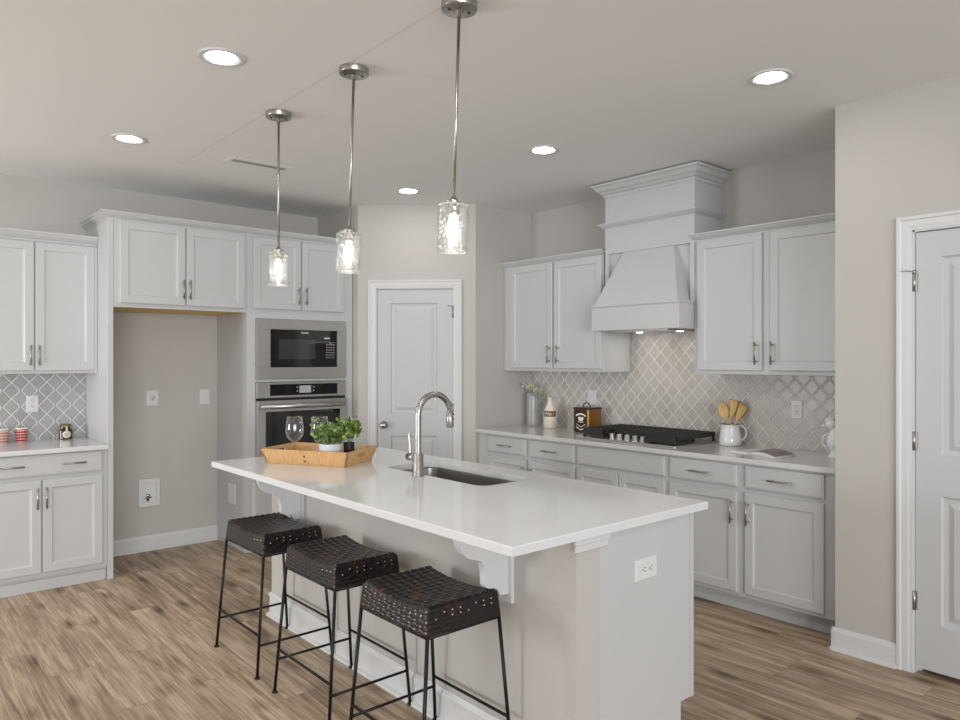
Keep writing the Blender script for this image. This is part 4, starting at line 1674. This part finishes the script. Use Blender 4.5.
b.tube([Vector((bx, by, ZT + 0.225)) + Vector((cos(a0 + 1.57), sin(a0 + 1.57), 0)) * 0.018, Vector((bx, by, ZT + 0.22)) + Vector((cos(a0 + 1.57), sin(a0 + 1.57), 0)) * 0.032, Vector((bx, by, ZT + 0.19)) + Vector((cos(a0 + 1.57), sin(a0 + 1.57), 0)) * 0.034], 0.004, 8)
b.build('finger_loop', M['cream'], t)

# brown tin
tx0, ty0, tw, td, tz = 4.290, 3.675, 0.150, 0.160, 0.186
t = thing('coffee_tin', (tx0 + td / 2, ty0 + tw / 2, ZT), 'brown storage tin with a coffee cup emblem and ring handle beside the cooktop', 'tin')
b = MB()
b.wbox(tx0, tx0 + td, ty0, ty0 + tw, ZT, ZT + tz, 0.004)
b.build('tin_body', M['tin'], t)
FTN = Fr((tx0, ty0 + tw / 2, ZT), (0, -1, 0), (-1, 0, 0))
fp = MB().box(FTN, -tw / 2 + 0.004, tw / 2 - 0.008, 0.004, tz - 0.006, 0.0001, 0.0012).build('front_panel', M['tin_dark'], t)
b = MB()


def arc_band(fr, cx_, cz_, r0, r1, a0_, a1_, d, n=14):
    rows = []
    for i in range(n + 1):
        a = a0_ + (a1_ - a0_) * i / n
        rows.append([fr(cx_ + r0 * cos(a), cz_ + r0 * sin(a), d), fr(cx_ + r1 * cos(a), cz_ + r1 * sin(a), d)])
    b.grid(rows)


arc_band(FTN, 0, 0.062, 0.078, 0.090, pi * 0.30, pi * 0.70, 0.0016)      # arched line of lettering
# cup: bowl, saucer
b.face([FTN(-0.030, 0.122, 0.0016), FTN(0.030, 0.122, 0.0016), FTN(0.024, 0.100, 0.0016), FTN(0.012, 0.090, 0.0016), FTN(-0.012, 0.090, 0.0016), FTN(-0.024, 0.100, 0.0016)])
b.face([FTN(-0.034, 0.086, 0.0016), FTN(0.034, 0.086, 0.0016), FTN(0.020, 0.080, 0.0016), FTN(-0.020, 0.080, 0.0016)])
for zz, hh in ((0.070, 0.006), (0.048, 0.010)):
    b.face([FTN(-0.048, zz, 0.0016), FTN(0, zz - 0.022, 0.0016), FTN(0, zz - 0.022 - hh, 0.0016), FTN(-0.048, zz - hh, 0.0016)])
    b.face([FTN(0, zz - 0.022, 0.0016), FTN(0.048, zz, 0.0016), FTN(0.048, zz - hh, 0.0016), FTN(0, zz - 0.022 - hh, 0.0016)])
b.build('cup_emblem', M['pale'], fp)
MB().wbox(tx0 - 0.0015, tx0 + 0.010, ty0 - 0.0015, ty0 + 0.012, ZT + 0.002, ZT + tz - 0.004, 0.001).build('gold_corner', M['gold'], t)
b = MB()
b.wbox(tx0 - 0.005, tx0 + td + 0.005, ty0 - 0.005, ty0 + tw + 0.005, ZT + tz - 0.004, ZT + tz + 0.010, 0.003)
ld = b.build('lid', M['tin_dark'], t)
b = MB()
hxm, hym = tx0 + 0.045, ty0 + 0.055
hv = Vector((0.756, -0.654, 0))
b.tube([Vector((hxm, hym, ZT + tz + 0.010)) + hv * (-0.030 * cos(a)) + Vector((0, 0, 0.038 * sin(a))) for a in [pi * i / 16 for i in range(17)]], 0.0045, 10)
b.build('ring_handle', M['black'], ld)

# pitcher with spoons
px_, py_ = 4.400, 2.538
t = thing('white_pitcher', (px_, py_, ZT), 'white ceramic pitcher that holds the wooden spoons', 'pitcher')
b = MB()
b.lathe((px_, py_, ZT), [(0, 0), (0.062, 0), (0.070, 0.004), (0.072, 0.020), (0.069, 0.055), (0.060, 0.105), (0.058, 0.132), (0.062, 0.140), (0.058, 0.140), (0.054, 0.130), (0.056, 0.105), (0.064, 0.050), (0.060, 0.010), (0, 0.008)], 40)
b.build('pitcher_body', M['ceramic'], t)
hdv = Vector((0.756, -0.654, 0))
pts = []
for i in range(17):
    a = -0.42 * pi + 0.98 * pi * i / 16
    pts.append(Vector((px_, py_, ZT + 0.083)) + hdv * (0.062 + 0.046 * cos(a)) + Vector((0, 0, 0.050 * sin(a))))
b = MB()
b.tube(pts, 0.0075, 10)
b.build('handle', M['ceramic'], t)
b = MB()
b.lathe((px_, py_, ZT + 0.1395), [(0.0565, 0), (0.0625, 0.0005), (0.062, 0.0025), (0.057, 0.0025)], 40)
b.build('rim_line', M['black'], t, label='thin dark rim')


def spoon(off, lean, L, kind, lab):
    o = Vector((px_ + off[0], py_ + off[1], ZT + 0.012))
    d = Vector((lean[0], lean[1], 1)).normalized()
    s_ = (Vector((0.756, -0.654, 0)) - d * Vector((0.756, -0.654, 0)).dot(d)).normalized()
    n_ = d.cross(s_)
    b = MB()
    b.tube([o, o + d * (L - 0.075)], [0.005, 0.006], 8)
    hc = o + d * (L - 0.04)
    rows = []
    for i in range(9):
        t_ = i / 8
        if kind == 'bowl':
            wv = 0.040 * sqrt(max(0.02, 1 - (2 * t_ - 1) ** 2))
            dp = 0.010 * (1 - (2 * t_ - 1) ** 2)
        else:
            wv = 0.014 + 0.024 * t_ ** 0.7
            dp = 0.0
        c_ = hc + d * (-0.050 + 0.112 * t_)
        rows.append([c_ - s_ * wv, c_ - s_ * wv * 0.5 + n_ * (dp + 0.003), c_ + n_ * (dp + 0.004), c_ + s_ * wv * 0.5 + n_ * (dp + 0.003), c_ + s_ * wv, c_ + s_ * wv * 0.5 + n_ * (dp - 0.004), c_ + n_ * (dp - 0.004), c_ - s_ * wv * 0.5 + n_ * (dp - 0.004)])
    vr = b.grid(rows, closed_u=True)
    b.bm.faces.new(vr[0])
    b.bm.faces.new(vr[-1])
    for f in b.bm.faces:
        f.smooth = True
    ob = b.build('wooden_spoon' if kind == 'bowl' else 'wooden_spatula', M['spoon'], loc=o)
    tag(ob, lab, 'spoon' if kind == 'bowl' else 'spatula', 'wooden utensils in the white pitcher')


spoon((0.022, -0.012), (-0.24, 0.18), 0.262, 'bowl', 'round wooden spoon leaning left in the white pitcher')
spoon((-0.022, 0.018), (0.17, -0.12), 0.275, 'flat', 'flat wooden spatula standing foremost in the white pitcher')
spoon((0.018, -0.004), (0.20, -0.10), 0.268, 'bowl', 'wooden spoon behind the spatula in the white pitcher')
spoon((-0.026, 0.016), (0.40, -0.30), 0.262, 'flat', 'wooden spatula leaning far right in the white pitcher')

# open magazine
FM = Matrix.Rotation(0.0, 3, 'Z')
t = thing('open_magazine', (4.17, 2.16, ZT), 'open magazine lying on the range worktop right of the pitcher', 'magazine')
A_ = [Vector((3.985, 2.020, 0)), Vector((4.195, 2.000, 0)), Vector((4.345, 2.230, 0)), Vector((4.085, 2.215, 0))]


def page_block(name, quad, z0, z1, curl, mat, inset=0.0):
    a, b_, c_, d_ = quad       # a,b outer edge ; d,c spine
    b = MB()
    rows = []
    for i in range(9):
        f = i / 8
        l, r = a.lerp(d_, f), b_.lerp(c_, f)
        zz = z1 + curl * sin(pi * f * 0.95)
        rows.append([Vector((l.x, l.y, ZT + z0)), Vector((l.x, l.y, ZT + zz)), Vector((r.x, r.y, ZT + zz)), Vector((r.x, r.y, ZT + z0))])
    vr = b.grid(rows, closed_u=True)
    b.bm.faces.new(vr[0])
    b.bm.faces.new(vr[-1])
    return b.build(name, mat, t)


page_block('right_pages', A_, 0.0005, 0.011, 0.012, M['paper'])
Q2 = [v.lerp((A_[0] + A_[2]) / 2, 0.025) for v in A_]
page_block('printed_page', Q2, 0.0105, 0.0118, 0.0122, M['cover'])
B_ = [Vector((4.085, 2.395, 0)), Vector((4.245, 2.345, 0)), Vector((4.345, 2.233, 0)), Vector((4.085, 2.218, 0))]
page_block('left_pages', B_, 0.0005, 0.003, 0.005, M['paper'])

# white figurine, half hidden by the wall corner
sx_, sy_ = 4.300, 1.815
t = thing('white_figurine', (sx_, sy_, ZT), 'white ceramic figurine half hidden by the wall corner, right of the magazine', 'figurine')
b = MB()
b.lathe((sx_, sy_, ZT), [(0, 0), (0.040, 0), (0.042, 0.010), (0.028, 0.022), (0.024, 0.040), (0.038, 0.060), (0.046, 0.090), (0.042, 0.120), (0.030, 0.145), (0.026, 0.160), (0.028, 0.175), (0.0, 0.190)], 28)
b.build('figurine_body', M['ceramic'], t)
b = MB()
hc = Vector((sx_ - 0.012, sy_ + 0.016, ZT + 0.195))
b.lathe(hc, [(0, -0.034), (0.018, -0.030), (0.032, -0.012), (0.034, 0.006), (0.026, 0.024), (0.010, 0.033), (0, 0.034)], 20)
for dx, dy, dz, r_ in ((0.0, 0.010, 0.034, 0.012), (0.006, -0.006, 0.036, 0.011), (-0.004, 0.026, 0.024, 0.010)):
    b.lathe(hc + Vector((dx, dy, dz)), [(0, -r_), (r_ * 0.8, -r_ * 0.5), (r_, 0), (r_ * 0.8, r_ * 0.6), (0, r_)], 12)
b.cyl(hc + Vector((-0.012, 0.024, -0.004)), hc + Vector((-0.026, 0.048, -0.012)), 0.009, 0.002, 10)
b.build('figurine_head', M['ceramic'], t)
b = MB()
b.tube([Vector((sx_ - 0.020, sy_ + 0.040, ZT + 0.060)), Vector((sx_ - 0.024, sy_ + 0.062, ZT + 0.085)), Vector((sx_ - 0.020, sy_ + 0.060, ZT + 0.12)), Vector((sx_ - 0.010, sy_ + 0.034, ZT + 0.138))], 0.006, 8)
b.build('figurine_wing', M['ceramic'], t)

# ------------------------------------------------------------------ things on the left worktop


def cup(x, y, label, mat):
    t = thing('checked_cup', (x, y, ZT), label, 'cup', 'checked cups on the left worktop')
    b = MB()
    b.lathe((x, y, ZT), [(0, 0), (0.030, 0), (0.032, 0.003), (0.042, 0.084), (0.0425, 0.092), (0.040, 0.092), (0.039, 0.084), (0.029, 0.006), (0, 0.005)], 36)
    b.build('cup_body', mat, t)
    b = MB()
    b.lathe((x, y, ZT), [(0.0400, 0.0922), (0.0428, 0.0915), (0.0435, 0.096), (0.0425, 0.100), (0.0395, 0.099)], 36)
    b.build('rim', M['ceramic'], t)
    return t


cup(0.748, 5.845, 'pink and white checked cup at the left edge of the photo', M['cup_pale'])
cup(0.860, 5.850, 'red and white checked cup below the outlet', M['cup_red'])
jx, jy = 1.134, 5.872
t = thing('preserve_jar', (jx, jy, ZT), 'dark preserve jar with olive lid and round cream label near the end panel', 'jar')
b = MB()
jb = []
k4 = [(sx, sy) for sx, sy in ((1, 1), (-1, 1), (-1, -1), (1, -1))]
rows = []
for hh, wv in ((0, 0.030), (0.003, 0.037), (0.062, 0.0375), (0.074, 0.033), (0.080, 0.027), (0.088, 0.027)):
    rows.append([Vector((jx + q[0], jy + q[1], ZT + hh)) for q in rrect(-wv * 1.13, wv * 1.13, -wv, wv, wv * 0.55, 5)])
vr = b.grid(rows, closed_u=True)
b.bm.faces.new(vr[0])
b.bm.faces.new(vr[-1])
b.build('jar_body', M['jar'], t)
MB().lathe((jx, jy, ZT + 0.086), [(0, 0), (0.034, 0), (0.035, 0.002), (0.035, 0.019), (0.033, 0.021), (0, 0.021)], 32).build('lid', M['lid'], t)
FJ = Fr((jx, jy - 0.0375, ZT), (1, 0, 0), (0, -1, 0))
b = MB()
b.lathe(FJ(0, 0.036, 0.0004), [(0, 0.0008), (0.026, 0.0008), (0.0265, 0)], 28, (0, -1, 0))
lb = b.build('round_label', M['label'], t, label='round cream label')
b = MB()
for zz, ww in ((0.044, 0.028), (0.036, 0.034), (0.028, 0.026)):
    b.box(FJ, -ww / 2, ww / 2, zz - 0.0012, zz + 0.0012, 0.0013, 0.0016)
b.build('label_print', M['lid'], lb)
MB().box(FJ, -0.006, 0.006, 0.058, 0.092, 0.0005, 0.0012).build('seal_strip', M['label'], t)

# ------------------------------------------------------------------ tray on the island
TC = Vector((1.956, 3.630, 0))
TD = Vector((0.498, -0.867, 0))     # along the long side, left to right
TN = Vector((0.867, 0.498, 0))      # away from the camera


def tp(u, v, z):
    return TC + TD * u + TN * v + Vector((0, 0, z))


tr = thing('wooden_tray', (TC.x, TC.y, ZT), 'flared wooden serving tray on the far part of the island', 'tray')
L0, W0, L1, W1, TH = 0.246, 0.142, 0.274, 0.168, 0.082
MB().prism([tp(-L0, -W0, ZT + 0.0005), tp(L0, -W0, ZT + 0.0005), tp(L0, W0, ZT + 0.0005), tp(-L0, W0, ZT + 0.0005)], (0, 0, 0.010)).build('tray_bottom', M['tray'], tr)


def tray_side(p0, p1, q0, q1, inn, name, hole=False):
    """p bottom, q top outer corners; inn inward offset"""
    b = MB()
    th_ = inn * 0.011
    if not hole:
        pr = [p0, p1, q1, q0]
        b.prism(pr, th_)
    else:
        n = 12
        z0f, z1f, u0f, u1f = 0.48, 0.78, 0.36, 0.64

        def at(u, w_):
            return p0.lerp(p1, u).lerp(q0.lerp(q1, u), w_)
        for (ua, ub, wa, wb) in ((0, u0f, 0, 1), (u1f, 1, 0, 1), (u0f, u1f, 0, z0f), (u0f, u1f, z1f, 1)):
            b.prism([at(ua, wa), at(ub, wa), at(ub, wb), at(ua, wb)], th_)
    return b.build(name, M['tray'], tr)


zb_, zt_ = ZT + 0.0005, ZT + TH
P = {k_: tp(sx * L0, sy * W0, zb_) for k_, (sx, sy) in {'fl': (-1, -1), 'fr': (1, -1), 'br': (1, 1), 'bl': (-1, 1)}.items()}
Q = {k_: tp(sx * L1, sy * W1, zt_) for k_, (sx, sy) in {'fl': (-1, -1), 'fr': (1, -1), 'br': (1, 1), 'bl': (-1, 1)}.items()}
fs = tray_side(P['fl'], P['fr'], Q['fl'], Q['fr'], TN, 'tray_side')
tray_side(P['br'], P['bl'], Q['br'], Q['bl'], -TN, 'tray_side')
tray_side(P['fr'], P['br'], Q['fr'], Q['br'], -TD, 'tray_end', True)
tray_side(P['bl'], P['fl'], Q['bl'], Q['fl'], TD, 'tray_end', True)
b = MB()
for u, w_ in ((0.0, 0.60), (0.0, 0.28)):
    c_ = P['fl'].lerp(P['fr'], 0.5).lerp(Q['fl'].lerp(Q['fr'], 0.5), w_)
    b.lathe(c_ - TN * 0.0005, [(0, 0.001), (0.006, 0.001), (0.007, 0)], 10, -TN)
b.build('dowel_mark', M['brown'], fs)
zt0 = ZT + 0.0108


def wine_glass(x, y, label):
    g = thing('wine_glass', (x, y, zt0), label, 'wine glass', 'wine glasses on the tray')
    MB().lathe((x, y, zt0), [(0, 0.0), (0.036, 0.0), (0.036, 0.002), (0.012, 0.006), (0.0045, 0.012), (0, 0.012)], 32).build('foot', M['glass'], g)
    MB().lathe((x, y, zt0), [(0.0045, 0.011), (0.004, 0.05), (0.005, 0.088)], 14).build('stem', M['glass'], g)
    MB().lathe((x, y, zt0), [(0.004, 0.088), (0.016, 0.094), (0.034, 0.108), (0.047, 0.130), (0.051, 0.155), (0.048, 0.190), (0.042, 0.236), (0.0408, 0.2365), (0.0465, 0.190), (0.0495, 0.155), (0.0455, 0.131), (0.033, 0.110), (0.016, 0.097), (0, 0.093)], 36).build('bowl', M['glass'], g)


wine_glass(1.884, 3.792, 'clear wine glass at the left end of the wooden tray')
wine_glass(2.000, 3.712, 'clear wine glass behind the plant on the wooden tray')


def potted(x, y, r, h, seed, label, leafm, n, spr, name='potted_plant', pot=None, cz=0.19):
    t = thing(name, (x, y, zt0), label, 'plant', 'small green plants on the tray')
    MB().lathe((x, y, zt0), [(0, 0), (r * 0.90, 0), (r * 0.93, 0.004), (r, h - 0.006), (r * 1.03, h), (r * 0.95, h), (r * 0.92, h - 0.014), (0, h - 0.016)], 32).build('pot', pot or M['pot'], t)
    MB().lathe((x, y, zt0 + h - 0.0155), [(0, 0.004), (r * 0.9, 0)], 20).build('soil', M['soil'], t)
    rd = random.Random(seed)
    b = MB()
    leaves(b, (x, y, zt0 + cz), spr, n, 0.025, rd, 0.5)
    for _ in range(14):
        a = rd.uniform(0, 2 * pi)
        q = rd.uniform(0.2, 1)
        tip = Vector((x + cos(a) * spr[0] * 1.15 * q, y + sin(a) * spr[1] * 1.15 * q, zt0 + cz + spr[2] * rd.uniform(0.1, 1.25)))
        leaves(b, tip, (0.012, 0.012, 0.018), 7, 0.019, rd, 0.6)
    b.build('foliage', leafm, t)
    b = MB()
    for _ in range(12):
        a = rd.uniform(0, 2 * pi)
        q = rd.uniform(0.3, 0.9)
        b.tube([(x + 0.01 * cos(a), y + 0.01 * sin(a), zt0 + h - 0.02), (x + cos(a) * spr[0] * q * 0.6, y + sin(a) * spr[1] * q * 0.6, zt0 + (h + cz) / 2 + 0.02), (x + cos(a) * spr[0] * q, y + sin(a) * spr[1] * q, zt0 + cz + 0.02)], 0.0016, 5)
    b.build('stems', M['stem'], t)


potted(1.950, 3.500, 0.063, 0.104, 3, 'bushy green plant in a whitewashed pot at the front of the tray', M['leaf_light'], 330, (0.085, 0.098, 0.052), cz=0.150)
potted(2.048, 3.470, 0.030, 0.104, 11, 'bushy green plant in a small black pot at the right of the tray', M['leaf_dark'], 260, (0.060, 0.068, 0.052), cz=0.172, pot=M['black'])
# pale bottle behind the right plant
qx, qy = 2.098, 3.530
t = thing('glass_bottle', (qx, qy, zt0), 'pale frosted glass bottle behind the right plant on the tray', 'bottle')
MB().lathe((qx, qy, zt0), [(0, 0.001), (0.030, 0.001), (0.034, 0.005), (0.034, 0.165), (0.031, 0.190), (0.022, 0.206), (0.016, 0.212), (0.016, 0.220), (0.014, 0.220), (0.014, 0.210), (0.029, 0.188), (0.0315, 0.165), (0.0315, 0.008), (0, 0.006)], 32).build('bottle_body', M['frost'], t)
MB().lathe((qx, qy, zt0 + 0.2145), [(0.0165, 0), (0.018, 0.001), (0.018, 0.014), (0.016, 0.016), (0, 0.016)], 24).build('cap', M['ceramic'], t)

for o in scene.objects:
    if '_o' in o:
        del o['_o']
